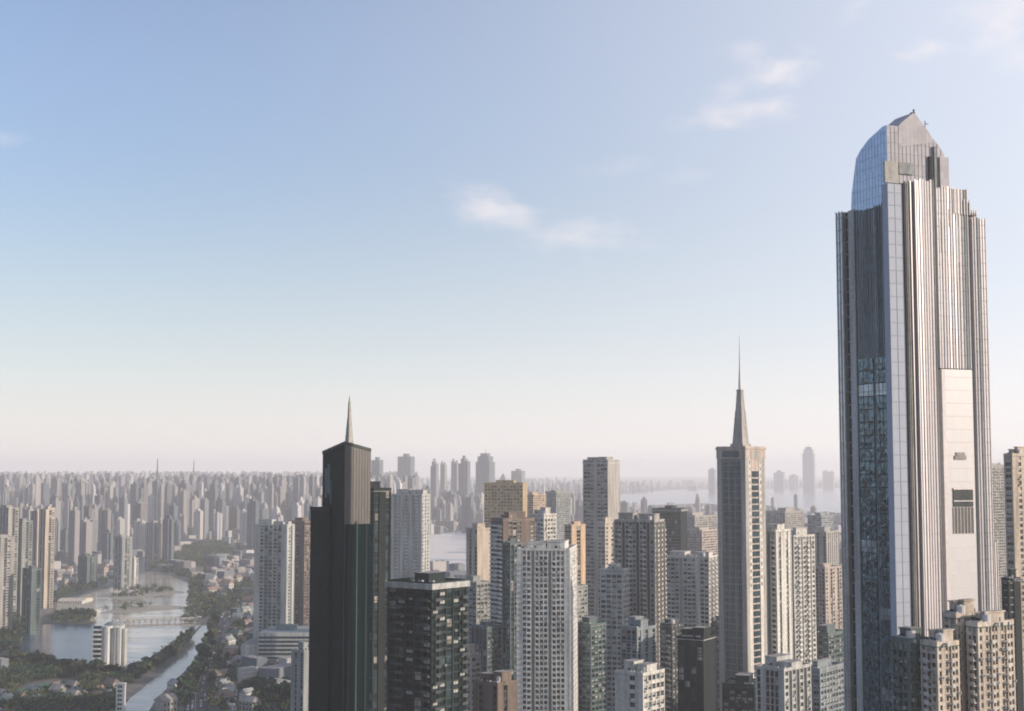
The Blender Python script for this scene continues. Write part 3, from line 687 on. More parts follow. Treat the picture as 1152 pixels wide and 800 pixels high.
# ================================================================== STONE TOWER WITH A NEEDLE SPIRE
def spire_tower():
    Y, A = 800.0, 42.0; a = R(A)
    wL, wR, cx, cy, z = corner(807, 839, 861, 502, Y, A, py=560)
    OCC.append((807, 861, 506, Y))
    root = empty('spire_tower', (cx, cy, 0), -a); tag(root, 'square stone tower with a cornice and a tall needle spire', 'office tower')
    x0, x1, y0, y1 = -wL / 2, wL / 2, -wR / 2, wR / 2
    b = MB(); b.box(x0 + .9, x1 - .9, y0 + .9, y1 - .9, 0, z - 1, 0); b.build('wall', M['bluegrey'], root)
    p = MB()
    for (xa, xb, ya, yb) in ((x0, x0 + 3.0, y0, y0 + 3.0), (x1 - 3.0, x1, y0, y0 + 3.0), (x1 - 3.0, x1, y1 - 3.0, y1), (x0, x0 + 3.0, y1 - 3.0, y1)): p.box(xa, xb, ya, yb, 0, z - 7)
    p.build('corner_pier', M['stone'], root)
    c = MB()
    for (o, za, zb) in ((.25, z - 7, z - 1.6), (.7, z - 1.6, z - .8), (.2, z - .8, z)): c.box(x0 - o, x1 + o, y0 - o, y1 + o, za, zb)
    c.build('cornice', M['pink'], root)
    for key, fr in frames(wL, wR).items():
        f = fr[:3]; w = fr[3]
        if key in 'FL':
            for i in range(9):
                t = -w / 2 + 3.3 + (w - 6.6) * (i + .5) / 9
                s = MB(); s.fbox(f, t - (w - 6.6) / 24, t + (w - 6.6) / 24, -.88, -.7, 0, z - 9)
                s.build('window_strip', M['glass1'] if i % 3 else M['slate'], root)
                s = MB(); s.fbox(f, t + (w - 6.6) / 24 + .05, t + (w - 6.6) / 18 + .1, -.88, -.1 if i % 3 == 2 else -.4, 0, z - 8.5); s.build('fin', M['stone'] if i % 3 == 2 else M['bluegrey'], root)
            q = MB(); z_ = 4
            while z_ < z - 10: q.fbox(f, -w / 2 + 3.02, w / 2 - 3.02, -.69, -.62, z_, z_ + .5); z_ += 3.7
            q.build('floor_bands', M['bluegrey'], root)
            l = MB(); l.fbox(f, -w / 2 + 3.6, w / 2 - 3.6, .26, .4, z - 6.2, z - 2.6); l.build('louvre', M['slate'], root)
        else:
            for (ta, tb) in ((-w / 2 + 3.01, -w / 2 + 6.2), (w / 2 - 6.2, w / 2 - 3.01)):
                q = MB(); q.fbox(f, ta, tb, -.89, -.1, 0, z - 7.1); q.build('pilaster', M['offwhite'], root)
                z_ = z - 10
                while z_ > z - 80:
                    v = MB(); v.fbox(f, (ta + tb) / 2 - .7, (ta + tb) / 2 + .7, -.12, -.05, z_, z_ + 1.9); v.build('window', M['glass2'], root); z_ -= 3.8
            s = MB(); s.fbox(f, -w / 2 + 6.6, w / 2 - 6.6, -.88, -.4, 0, z - 14, 0); s.fbox(f, -w / 2 + 6.6, w / 2 - 6.6, -.88, -.15, z - 14, z - 7.1, 1)
            z_ = 4
            while z_ < z - 16: s.fbox(f, -w / 2 + 6.61, w / 2 - 6.61, -.4, -.25, z_, z_ + .8, 1); z_ += 3.7
            s.build('central_recess', [M['glass1'], M['pink']], root)
            l = MB(); l.fbox(f, -w / 4, w / 4, .26, .4, z - 6.4, z - 2.8); l.build('louvre', M['stone'], root)
    # lantern and needle
    def sq(w): w *= .68; return [(-w, -w), (w, -w), (w, w), (-w, w)]
    z1 = ztop(830, 462, Y + 14); z2 = ztop(830, 440, Y + 14); z3 = ztop(830, 376, Y + 14)
    l = MB(); l.prism(sq(6.2), z, z + 1.6, 0); l.prism(sq(5.0), z + 1.6, z1, 0, None, sq(3.1))
    l.prism(sq(2.9), z1, z2, 0, None, sq(2.0)); l.prism(sq(2.3), z2, z2 + .8, 0)
    for k in range(4):
        zz = z + 3 + k * 4.2; w = 5.1 - (zz - z) / (z1 - z) * 1.9; l.prism(sq(w), zz, zz + .6)
    l.build('lantern', M['stone'], root)
    n = MB(); n.cyl(0, 0, 1.0, z2 + .8, z2 + 12, 10, 0, .55); n.cyl(0, 0, .5, z2 + 12, z3, 8, 0, .10); n.build('needle', M['metal'], root)
spire_tower()

# ================================================================== THE OTHER TOWERS OF THE NEAR CITY
RT = 'residential_tower'; OT = 'office_tower'
tower(RT, 'white residential tower with a dense grid of dark windows and a bright right edge', 'tower block', 583, 640, 648, 617, 760, 8, 'white',
      st('swbrbwwrbwws', rep=0, pier=.6, band=1.05, fh=2.9, proj=.8), st('ws', bw=3.4, pier=.8, band=1.5), roof=2, accent='white', core='grey')
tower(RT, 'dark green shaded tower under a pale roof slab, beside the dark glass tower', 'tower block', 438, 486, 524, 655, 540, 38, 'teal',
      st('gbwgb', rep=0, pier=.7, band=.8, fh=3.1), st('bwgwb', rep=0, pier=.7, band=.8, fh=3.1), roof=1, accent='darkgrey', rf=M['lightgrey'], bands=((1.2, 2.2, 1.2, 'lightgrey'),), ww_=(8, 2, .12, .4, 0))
tower(RT, 'slim grey slab with white balcony grid rising behind a blue podium', 'tower block', 287, 322, 330, 590, 1316, 16, 'lightgrey',
      st('swbbwbs', rep=0, pier=1.0, band=1.0, fh=3.2, proj=.8), st('swr', bw=4), roof=2, accent='bluegrey', core='slate')
tower(RT, 'brownish shaded tower between the slim grey slab and the dark glass tower', 'tower block', 324, 342, 352, 586, 1420, 30, 'brown', st('wrs', bw=3.2), st('w', bw=3.2), roof=1, accent='brown')
tower(RT, 'grey three-ribbed apartment tower right of the dark glass tower', 'tower block', 440, 474, 483, 556, 1250, 16, 'lightgrey',
      st('srwwrsrwwrsrwwrs', rep=0, pier=.8, band=1.3), st('ws', bw=3.5), roof=2, accent='lightgrey', core='grey')
tower(OT, 'dark grey office slab hiding behind the slanted-roof glass tower', 'office tower', 404, 420, 438, 549, 620, 50, 'dark',
      st('ggs', bw=3), st('gs', bw=2.6), roof=1, accent='darkgrey', ww_=(8, 2, 0, .2, 0))
tower(OT, 'smooth beige tower with one sunlit side and few windows', 'office tower', 525, 537, 554, 594, 1150, 48, 'beige',
      st('sg', bw=3.5, proj=.3), st('s', bw=6, proj=.2), roof=1, accent='beige')
tower(OT, 'square tan hotel block with a regular window grid below the hazy skyline', 'hotel', 545, 588, 591, 543, 1500, 12, 'tan',
      st('w', bw=3.3, pier=1.1, band=1.5, fh=3.3), st('s', bw=5), depth=22, roof=1, accent='tan')
tower(RT, 'brown tower with a zigzag balcony edge behind the white grid tower', 'tower block', 553, 566, 601, 583, 960, 52, 'brown',
      st('bb', rep=0, pier=.5, band=.8), st('swgws', bw=4), roof=2, accent='white')
tower(RT, 'pale stepped tower peeking out above the white grid tower', 'tower block', 598, 612, 625, 578, 1020, 44, 'offwhite',
      st('wb', bw=3.4), st('w', bw=3.2), roof=3, accent='white')
tower(OT, 'narrow orange sunlit block between the white grid tower and the tall grey tower', 'office tower', 636, 643, 658, 590, 1180, 42, 'orange',
      st('w', bw=3.6), st('sg', bw=5), roof=1, accent='orange')
tower(OT, 'tall grey tower with horizontal bands, crown blocks and pale vertical stripes', 'office tower', 657, 684, 697, 517, 1250, 30, 'stone',
      st('wwwswww', rep=0, pier=.4, band=1.4, fh=3.4), st('s', bw=6, proj=.3), roof=2, accent='pink', core='slate', bands=((2, 1.2, .8, 'lightgrey'),))
tower(OT, 'low sunlit cream block at the foot of the tall banded tower', 'office tower', 673, 681, 692, 587, 1100, 42, 'cream', st('w', bw=3.4), st('ws', bw=3.4), roof=1, accent='cream')
tower(RT, 'tall beige-grey apartment tower with rows of dark balconies, topped by roof houses', 'tower block', 692, 736, 747, 585, 880, 22, 'stone',
      st('wbrwbwrwbrw', rep=0, pier=.6, band=1.1, fh=2.95, proj=.8), st('wbr', bw=2.8), roof=2, accent='offwhite', core='darkgrey')
tower(RT, 'slim grey wing tower in front of the tall beige-grey apartment tower', 'tower block', 676, 700, 707, 640, 850, 24, 'lightgrey', st('w', bw=3.0, pier=.7), st('w', bw=3.2), roof=1, accent='offwhite')
tower(OT, 'flat-topped dark office block behind the beige-grey apartment tower', 'office tower', 735, 766, 773, 572, 1350, 18, 'darkgrey', st('g', bw=3), st('g', bw=3), roof=1, accent='grey', bands=((1.4, 1.6, 1.2, 'grey'),))
tower(RT, 'broad apartment slab with close rows of windows left of the needle-spire tower', 'tower block', 750, 797, 807, 626, 980, 22, 'offwhite',
      st('wbwrwbws', bw=3.0, pier=.55, band=1.15, fh=2.95), st('wrb', bw=3.0), roof=2, accent='offwhite', core='grey')
tower(RT, 'cream apartment tower with white balcony grid just right of the needle-spire tower', 'tower block', 838, 873, 889, 596, 820, 34, 'offwhite',
      st('bwrbwrb', rep=0, pier=.7, band=1.1, fh=2.95, proj=.7), st('sbs', bw=3.2), roof=3, accent='white', core='grey')
tower(RT, 'white apartment tower with a lit left rib, joined behind the cream balcony tower', 'tower block', 884, 893, 916, 602, 880, 52, 'offwhite',
      st('sr', bw=2.6), st('wbr', bw=2.9, pier=.55), roof=2, accent='white', core='grey')
tower(OT, 'plain brown-grey block with pale vertical ribs, left of the great skyscraper', 'office tower', 908, 930, 944, 598, 1400, 30, 'stone', st('sg', bw=3.4), st('sg', bw=3.4), roof=1, accent='stone')
tower(RT, 'pink-grey twin-faced tower in the shade left of the great skyscraper', 'tower block', 914, 928, 946, 638, 1120, 46, 'pink', st('wg', bw=3.2), st('wsg', bw=3.2), roof=1, accent='offwhite')
# bottom row
tower(OT, 'low white office block with square windows at the bottom edge', 'office building', 693, 722, 745, 757, 600, 38, 'offwhite', st('ssws', rep=0, pier=.5, band=1.6, fh=3.6), st('w', bw=3.4, pier=.6, band=1.5, fh=3.6), roof=2, accent='lightgrey')
tower(OT, 'small blue glass block with a pale roof box', 'office building', 699, 716, 736, 706, 700, 42, 'bluegrey', st('g', bw=3), st('gs', bw=3), roof=2, accent='lightgrey')
tower(OT, 'black glass tower with a pale blue right edge and a white roof box', 'office tower', 762, 790, 803, 717, 690, 30, 'dark', st('g', bw=3, proj=.2), st('ss', bw=3, proj=.2), roof=2, accent='dark', rf=M['offwhite'])
tower(OT, 'grey-white striped tower with a flat roof rim at the bottom edge', 'office tower', 850, 880, 909, 752, 640, 42, 'lightgrey', st('gsgg', bw=2.4, pier=.5), st('wr', bw=3.0, pier=.6), roof=2, accent='offwhite', core='darkgrey')
tower(OT, 'squat dark green block beneath the needle-spire tower', 'office building', 812, 846, 851, 770, 720, 20, 'teal', st('w', bw=3.2), st('w', bw=3), depth=20, roof=1, accent='slate', rf=M['greenroof'])
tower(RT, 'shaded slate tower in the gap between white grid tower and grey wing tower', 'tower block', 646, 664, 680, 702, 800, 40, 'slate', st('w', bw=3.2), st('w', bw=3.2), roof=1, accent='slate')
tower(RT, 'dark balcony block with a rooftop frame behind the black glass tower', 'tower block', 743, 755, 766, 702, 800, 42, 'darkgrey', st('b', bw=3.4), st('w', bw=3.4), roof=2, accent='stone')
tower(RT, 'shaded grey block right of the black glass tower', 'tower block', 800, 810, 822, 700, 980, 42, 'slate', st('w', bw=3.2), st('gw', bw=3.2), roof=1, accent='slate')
tower(OT, 'dark brown block with lit ribs at the bottom, left of the white grid tower', 'office building', 534, 560, 581, 768, 640, 40, 'brown', st('sgs', bw=3), st('sgs', bw=3), roof=2, accent='brown', rf=M['brown'])
tower(OT, 'small pinkish stepped block glimpsed between dark green and white grid towers', 'office building', 518, 530, 540, 735, 800, 40, 'pink', st('w', bw=3.2), st('w', bw=3.2), roof=1, accent='redroof', rf=M['redroof'])
tower(RT, 'small striped tower at the left foot of the dark glass tower', 'tower block', 330, 343, 353, 732, 780, 42, 'grey', st('sg', bw=2.6), st('sg', bw=2.6), roof=1, accent='pink')
tower(RT, 'lower grey tower in front of the smooth beige tower', 'tower block', 520, 536, 552, 655, 1000, 44, 'grey', st('w', bw=3.2), st('w', bw=3.2), roof=1, accent='lightgrey')
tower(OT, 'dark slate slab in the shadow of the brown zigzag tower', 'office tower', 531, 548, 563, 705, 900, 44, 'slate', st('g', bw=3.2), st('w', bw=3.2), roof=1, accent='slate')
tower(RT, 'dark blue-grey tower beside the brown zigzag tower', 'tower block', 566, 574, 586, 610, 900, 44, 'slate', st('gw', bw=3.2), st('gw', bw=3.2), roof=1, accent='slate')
tower(RT, 'sunlit tower cut off by the right edge of the picture', 'tower block', 1134, 1142, 1172, 510, 700, 62, 'beige', st('w', bw=3.2, pier=.6), st('sws', bw=3.2, pier=.9), roof=2, accent='cream')
tower(RT, 'hazy grey tower between the great skyscraper and the right picture edge', 'tower block', 1108, 1118, 1136, 524, 1500, 56, 'stone', st('w', bw=3.4), st('w', bw=3.4), roof=1, accent='offwhite')
tower(OT, 'glass-fronted shaded block right of the great skyscraper at the edge', 'office tower', 1128, 1134, 1146, 650, 600, 60, 'dark', st('g', bw=3), st('gs', bw=3), roof=1, accent='stone')
# stepped apartment blocks at the foot of the great tower
for (pl, pc, pr, t, Y, wk, lb) in ((1036, 1052, 1074, 722, 398, 'cream', 'lit cream apartment block with a green roof house at the foot of the skyscraper'),
                                   (1062, 1074, 1100, 690, 406, 'beige', 'middle stepped apartment block, tallest at the foot of the skyscraper'),
                                   (1088, 1098, 1136, 700, 402, 'cream', 'wide pale apartment block with white ribs at the skyscraper right corner'),
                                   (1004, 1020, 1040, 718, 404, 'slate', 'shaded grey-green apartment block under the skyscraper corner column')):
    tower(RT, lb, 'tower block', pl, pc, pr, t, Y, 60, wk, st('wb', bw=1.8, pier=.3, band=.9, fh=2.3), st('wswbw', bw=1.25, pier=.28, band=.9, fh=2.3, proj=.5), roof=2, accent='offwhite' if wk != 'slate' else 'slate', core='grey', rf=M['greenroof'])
# low blocks between the towers
for (pl, pc, pr, t, Y, wk, lb) in ((626, 640, 660, 660, 1050, 'grey', 'grey office block below the orange sunlit block'), (773, 790, 807, 596, 1700, 'pink', 'reddish block with a flat roof above the broad apartment slab'),
                                   (760, 782, 806, 580, 2000, 'stone', 'hazy stone block behind the broad apartment slab'), (862, 884, 905, 575, 2100, 'stone', 'hazy low block behind the cream balcony tower'),
                                   (910, 925, 938, 580, 2000, 'bluegrey', 'blue-grey block standing up from the roofs left of the skyscraper'), (600, 618, 640, 610, 1500, 'grey', 'grey roofed block between pale stepped and orange blocks'),
                                   (590, 600, 614, 556, 1900, 'orange', 'red-brown block right of the tan hotel'), (614, 626, 642, 553, 2200, 'grey', 'pair of grey hazy slabs right of the red-brown block'),
                                   (908, 930, 948, 712, 900, 'slate', 'shaded slate block low beside the skyscraper edge'), (905, 920, 946, 752, 760, 'bluegrey', 'blue-roofed block at the bottom beside the skyscraper')):
    tower(OT, lb, 'office building', pl, pc, pr, t, Y, 38, wk, st('w', bw=3.6), st('w', bw=3.6), roof=1, accent='offwhite' if wk != 'slate' else 'slate', limit=60)

# ================================================================== LEFT: TOWERS AROUND THE LAKE
for (pl, pc, pr, t, Y, wk, lb) in ((-6, 8, 19, 571, 1720, 'stone', 'sunlit tower cluster edge at the far left, tallest of the lakeside row'), (-12, 0, 15, 604, 1560, 'stone', 'grey-beige tower cut off by the left picture edge'),
                                   (14, 24, 35, 586, 1760, 'grey', 'dark-sided grey tower second from the left edge'), (33, 41, 48, 575, 1900, 'pink', 'slim pinkish-grey tower third from the left edge'),
                                   (43, 50, 60, 573, 1850, 'beige', 'lit beige tower at the right end of the lakeside row'), (26, 36, 46, 640, 1560, 'slate', 'low shaded tower in front of the lakeside row'),
                                   (128, 137, 148, 604, 2150, 'grey', 'dark-sided tower standing alone on the far lake shore'), (163, 171, 181, 588, 2700, 'stone', 'sunlit stone-coloured tower behind the far lake'),
                                   (88, 98, 108, 626, 2200, 'slate', 'low dark block at the lake edge'), (66, 73, 80, 596, 3000, 'slate', 'shaded block beyond the left lakeside row'),
                                   (147, 151, 155, 628, 2350, 'offwhite', 'low white block beside the lone lake tower')):
    tower(RT, lb, 'tower block', pl, pc, pr, t, Y, 44, wk, st('sg', bw=4.2), st('sgw', bw=4.2), roof=1, accent='stone' if wk != 'slate' else 'slate', limit=0)
# ---- white cylindrical building on the shore
def white_building():
    Y = ground(122, 757).y; s = Y / F
    X = lambda px: uof(px, 730) * Y
    OCC.append((104, 141, 706, Y))
    root = empty('lakeside_building', (X(122), Y + 10, 0)); tag(root, 'white banded building with round stair towers at the lake corner', 'building')
    z1 = ztop(122, 706, Y); c = X(122)
    w = MB(); xa, xb = X(104) - c, X(114) - c; w.box(xa, xb, -9, 12, 0, z1 - 2, 0)
    k = 3.2
    while k < z1 - 3: w.box(xa - .6, xb - .05, -9.7, -9.05, k, k + 1.5, 0); k += 4.2
    w.build('banded_wing', [M['white']], root)
    k = 1.0; n = 0
    while k < z1 - 4: g = MB(); g.box(xa + .3, xb - .3, -9.04, -9.0, k + 3.8, k + 6.2); g.build('window', M['glass0'], root); k += 4.2
    for (p, r, m, dz) in ((119, 4.2, 'white', 0), (127, 3.4, 'grey', -1.5), (133, 3.0, 'white', -1), (138.5, 2.4, 'offwhite', -2)):
        t = MB(); t.cyl(X(p) - c, -6, r, 0, z1 + dz, 20, 0); t.cyl(X(p) - c, -6, r + .3, z1 + dz, z1 + dz + .7, 20, 0)
        for q in range(10):
            an = math.pi * 2 * q / 10; x, y = X(p) - c + math.cos(an) * r, -6 + math.sin(an) * r; t.box(x - .2, x + .2, y - .2, y + .2, 0, z1 + dz - 1, 1)
        t.build('round_tower', [M[m], M['lightgrey']], root)
    r = MB(); r.cyl(X(123) - c, 6, 9, z1 - 2, z1 + 1, 16, 0); r.cyl(X(123) - c, 6, 9.4, z1 + 1, z1 + 3.2, 16, 1, 6.0); r.box(X(123) - c - 3, X(123) - c + 3, 3, 8, z1 + 3.2, z1 + 5.4, 0)
    r.build('roof_drum', [M['lightgrey'], M['bluegrey']], root)
white_building()
# ---- low causeway across the pale lake
def causeway():
    A = ground(140, 701); B = ground(227, 699); root = empty('causeway', (A.x, A.y, 0), math.atan2(B.y - A.y, B.x - A.x)); tag(root, 'low grey causeway bridge crossing the pale lake', 'bridge')
    L = (B - A).length; m = MB(); m.box(0, L, -5, 5, 3.2, 4.4); m.build('deck', M['concrete'], root)
    for s_ in (-1, 1): m = MB(); m.box(0, L, s_ * 4.9 - .15, s_ * 4.9 + .15, 4.41, 5.5); m.build('parapet', M['lightgrey'], root)
    for k in range(13): m = MB(); x = L * (k + .5) / 13; m.box(x - .8, x + .8, -3.5, 3.5, 0, 3.19); m.build('pier', M['concrete'], root)
causeway()
for (a, b, y0_, y1_, h, mk, lb) in ((64, 100, 694, 689, 5, 'lightgrey', 'low grey boathouse on the near lake shore'), (62, 92, 680, 676, 4, 'offwhite', 'white pavilion at the island tip'), (126, 148, 671, 668, 5, 'offwhite', 'small pale hall on the rear sandbar')):
    P, Q = ground(a, y0_), ground(b, y0_); dY = ground(a, y1_).y - P.y
    root = empty('low_hall', ((P.x + Q.x) / 2, P.y, 0)); tag(root, lb, 'hall')
    w = (Q.x - P.x) / 2; m = MB(); m.box(-w, w, 0, dY, 0, h, 0, 0); m.build('wall', M[mk], root)
    r = MB(); r.prism([(-w - .6, -.6), (w + .6, -.6), (w + .6, dY + .6), (-w - .6, dY + .6)], h, h + 2.2, 0, 0, [(-w, dY * .45), (w, dY * .45), (w, dY * .55), (-w, dY * .55)]); r.build('roof', M['cream' if mk == 'offwhite' else 'roofgrey'], root)
    g = MB(); x = -w + 1.5
    while x < w - 1.5: g.box(x, x + 1.6, -.05, -.001, 1, h - 1); x += 3.2
    g.build('window', M['glass1'], root)['kind'] = 'stuff'
# ---- blue podium under the grey slab
def podium():
    A_, B_ = ground(300, 757), ground(343, 757); root = empty('podium_building', ((A_.x + B_.x) / 2, A_.y, 0)); tag(root, 'blue-grey flat-roofed podium building below the slim grey slab', 'building')
    w = (B_.x - A_.x) / 2 + 8; h = 35
    OCC.append((292, 346, 712, A_.y))
    m = MB(); m.box(-w, w, 0, 55, 0, h, 0, 1); m.build('wall', [M['lightgrey'], M['bluegrey']], root)
    for k in range(9):
        b = MB(); b.box(-w - .3, w + .3, -.5, -.01, 3 + k * 3.6, 4.4 + k * 3.6); b.build('floor_band', M['lightgrey'], root)
    for k in range(9):
        g = MB(); g.box(-w + .5, w - .5, -.2, -.02, 1 + k * 3.6, 2.9 + k * 3.6); g.build('window_strip', M['glass1'], root)
    m = MB(); m.box(-w - 16, -w - .1, 5, 50, 0, 24, 0, 1); m.build('side_wing', [M['lightgrey'], M['roofgrey']], root)
    m = MB(); m.box(-w * .5, w * .2, 20, 34, h, h + 4, 0, 1); m.build('roof_house', [M['bluerf'], M['slate']], root)
podium()
def bridge_house():
    Y = ground(136, 801).y; X = uof(136, 780) * Y; root = empty('watch_tower', (X, Y, 0)); tag(root, 'small white tower block at the canal bank by the bottom edge', 'tower')
    h = 30 * Y / F; w = 2.9; m = MB(); m.box(-w, w, -w, w, 0, h, 0); m.box(-w - .3, w + .3, -w - .3, w + .3, h, h + 1, 0); m.build('wall', M['white'], root)
    for k in range(6):
        for x in (-1.5, .2): g = MB(); g.box(x, x + 1.3, -w - .06, -w - .001, 2 + k * 3.2, 3.7 + k * 3.2); g.build('window', M['glass0'], root)
bridge_house()

# ================================================================== HAZY TALL TOWERS ON THE SKYLINE
FM = {k: far_mat('far_facade_' + k, c) for k, c in dict(cream=(.31, .305, .295), grey=(.15, .168, .188), pink=(.22, .21, .215), white=(.40, .405, .41), beige=(.22, .215, .21), slate=(.07, .092, .112), brown=(.11, .11, .115)).items()}
def far_proto(kind, w, d, h):
    mb = MB()
    if kind == 0:      # two wings with a deep gap
        mb.box(-w / 2, -w * .08, -d / 2, d / 2, 0, h); mb.box(w * .08, w / 2, -d / 2, d / 2, 0, h * .97); mb.box(-w * .079, w * .079, -d * .3, d * .35, 0, h * .95)
        mb.box(-w * .38, -w * .2, -d * .2, d * .2, h, h + 5); mb.box(w * .2, w * .38, -d * .2, d * .2, h * .97, h * .97 + 5)
    elif kind == 1:    # slab with ribs
        mb.box(-w / 2, w / 2, -d / 2 + .8, d / 2 - .8, 0, h)
        for i in range(5): x = -w / 2 + w * (i + .25) / 5; mb.box(x, x + w * .1, -d / 2, -d / 2 + .79, 0, h + 1); mb.box(x, x + w * .1, d / 2 - .79, d / 2, 0, h + 1)
        mb.box(-w * .15, w * .2, -d * .25, d * .25, h, h + 6)
    elif kind == 2:    # cross plan with stepped top
        mb.box(-w / 2, w / 2, -d * .25, d * .25, 0, h * .93); mb.box(-w * .25, w * .25, -d / 2, -d * .2505, 0, h * .93); mb.box(-w * .25, w * .25, d * .2505, d / 2, 0, h * .93)
        mb.box(-w * .28, w * .28, -d * .2, d * .2, h * .93, h); mb.box(-w * .1, w * .1, -d * .1, d * .1, h, h + 4)
    elif kind == 3:    # point tower with a set-back crown
        mb.box(-w / 2, w / 2, -d / 2, d / 2, 0, h * .86); mb.box(-w * .4, w * .4, -d * .4, d * .4, h * .86, h * .95); mb.box(-w * .26, w * .26, -d * .26, d * .26, h * .95, h)
        mb.cyl(0, 0, .5, h, h + 9, 5, 0, .15)
    elif kind == 4:    # three stepped ribs
        mb.box(-w / 2, -w * .2, -d / 2, d / 2, 0, h * .92); mb.box(-w * .199, w * .2, -d * .6, d * .45, 0, h); mb.box(w * .201, w / 2, -d / 2, d / 2, 0, h * .96)
        mb.box(-w * .1, w * .1, -d * .3, d * .1, h, h + 5)
    else:              # low block with stair houses
        mb.box(-w / 2, w / 2, -d / 2, d / 2, 0, h)
        for q in (-.3, .05, .33): mb.box(w * q - 1.6, w * q + 1.6, -d * .2, d * .25, h, h + 2.6)
        mb.box(-w / 2, w / 2, -d / 2, -d / 2 + .3, h, h + 1); mb.box(-w / 2, w / 2, d / 2 - .3, d / 2, h, h + 1)
    return mb
KIND_WORD = ['twin-winged', 'ribbed', 'cross-shaped', 'set-back', 'three-stepped', 'flat-roofed']
PROTO = {}
def far_mesh(kind, mk):
    if (kind, mk) not in PROTO: PROTO[(kind, mk)] = far_proto(kind, 28, 22, 100).mesh('tower_body', [FM[mk]])
    return PROTO[(kind, mk)]
def far_tower(name, x, y, w, d, h, rz, kind, mk, label, group, cat='tower block'):
    o = obj(name, far_mesh(kind, mk), None, (x, y, 0), rz); o.scale = (w / 28, d / 22, h / 100)
    return tag(o, label, cat, group)
for (pl, pr, t, Y, k, mk, lb) in ((417, 432, 516, 3400, 1, 'slate', 'hazy ribbed tower just right of the slanted-roof glass tower'), (446, 468, 512, 3900, 1, 'slate', 'broad pale blue skyline tower above the three-ribbed apartments'),
                                  (484, 494, 517, 3300, 4, 'grey', 'left of two narrow hazy towers on the central skyline'), (495, 503, 519, 3500, 0, 'cream', 'second narrow hazy tower with a sunlit side on the central skyline'),
                                  (507, 517, 517, 3500, 0, 'pink', 'pinkish slender skyline tower in the central cluster'), (515, 530, 514, 3200, 4, 'slate', 'dark blue slender skyline tower, centre of the cluster'),
                                  (534, 558, 508, 3500, 3, 'slate', 'tallest hazy tower of the central skyline cluster'), (574, 592, 528, 4000, 1, 'grey', 'low faint tower right of the tallest skyline tower'),
                                  (562, 570, 532, 4200, 2, 'grey', 'faint stub tower beside the tallest skyline tower'), (476, 486, 545, 2900, 2, 'slate', 'shaded tower under the two narrow hazy towers'),
                                  (498, 516, 552, 2700, 4, 'slate', 'blue shaded slab below the central skyline cluster'), (518, 534, 556, 2500, 0, 'slate', 'blue twin-winged slab left of the tan hotel'),
                                  (901, 918, 501, 5200, 3, 'slate', 'faint tall tower on the far river bank left of the skyscraper'), (869, 884, 528, 5600, 4, 'slate', 'faint stepped tower on the far river bank'),
                                  (886, 900, 532, 5900, 2, 'grey', 'faint low tower next to the far-bank tall tower'), (796, 806, 526, 4900, 1, 'slate', 'faint tower half hidden by the needle-spire tower'), (924, 940, 528, 6000, 0, 'grey', 'faint twin tower nearest the skyscraper edge on the far bank'),
                                  (1118, 1130, 521, 3600, 1, 'grey', 'pale hazy tower by the right picture edge'), (772, 786, 545, 5600, 5, 'grey', 'low faint block on the far bank left of the needle spire')):
    Y *= 1.6 if pl < 690 else 2.1; x = uof((pl + pr) / 2, t) * Y; w = (pr - pl) / F * Y * .72; h = ztop((pl + pr) / 2, t + 2, Y)
    far_tower('skyline_tower', x, Y, w, w * .8, h, R(random.uniform(-30, -15)), k, mk, lb, 'hazy skyline towers', 'skyscraper')
# lattice masts on the horizon
for (p, t, Y, lb) in ((177, 516, 4600, 'thin lattice mast rising above the hazy left skyline'), (218, 518, 5600, 'fainter thin mast right of the lattice mast')):
    mb = MB(); x = uof(p, 530) * Y; h = ztop(p, t, Y)
    for q in range(12):
        za, zb = h * q / 12, h * (q + 1) / 12; w0, w1 = 5.5 * (1 - q / 12.5), 5.5 * (1 - (q + 1) / 12.5)
        for sx in (-1, 1):
            for sy in (-1, 1):
                c = [(sx * w0 - .7, sy * w0 - .7), (sx * w0 + .7, sy * w0 - .7), (sx * w0 + .7, sy * w0 + .7), (sx * w0 - .7, sy * w0 + .7)]; c2 = [(a - sx * (w0 - w1), b - sy * (w0 - w1)) for a, b in c]
                mb.prism(c, za, zb, 0, None, c2)
        mb.box(-w1, w1, -w1, w1, zb - .6, zb)
    tag(mb.build('lattice_mast', M['darkgrey'], None, (x, Y, 0)), lb, 'mast')

# ================================================================== THE SEA OF TOWERS
WATERS = [gp((477, 603), (528, 596), (530, 652), (474, 652)), LAKE, LAKE2, CANAL, RIVER, ROADS[0], PALE, gp((52, 700), (60, 660), (140, 655), (232, 655), (236, 700), (210, 740), (140, 762), (100, 762))]
WOODS = [gp((192, 632), (200, 618), (222, 611), (250, 611), (262, 618), (258, 628), (236, 636), (210, 640)), gp((0, 803), (0, 745), (20, 742), (100, 764), (128, 760), (130, 803))]
def wet(x, y, polys=WATERS, m=0):
    return any(inside(x + a, y + b, p) for p in polys for a, b in (((0, 0),) if not m else ((m, 0), (-m, 0), (0, m), (0, -m))))
def place_word(px, y):
    if px < 60: return 'in the hazy left corner of the skyline'
    if px < 150: return 'beyond the far lake on the left'
    if px < 230: return 'behind the lone lakeside towers'
    if px < 290: return 'above the wooded park'
    if px < 365: return 'left of the slanted-roof glass tower'
    if px < 545: return 'behind the three-ribbed apartments'
    if px < 700: return 'near the tan hotel'
    return 'on the low right skyline'
def dist_word(y): return 'nearer' if y < 3200 else ('mid-distance' if y < 4600 else 'far hazy')
MK = ['cream', 'grey', 'pink', 'white', 'beige', 'slate', 'brown']; MW = [4, 5, 3, 3, 4, 6, 3]
COLW = dict(cream='cream', grey='grey', pink='pinkish', white='whitish', beige='beige', slate='blue-grey', brown='brown')
taken = []
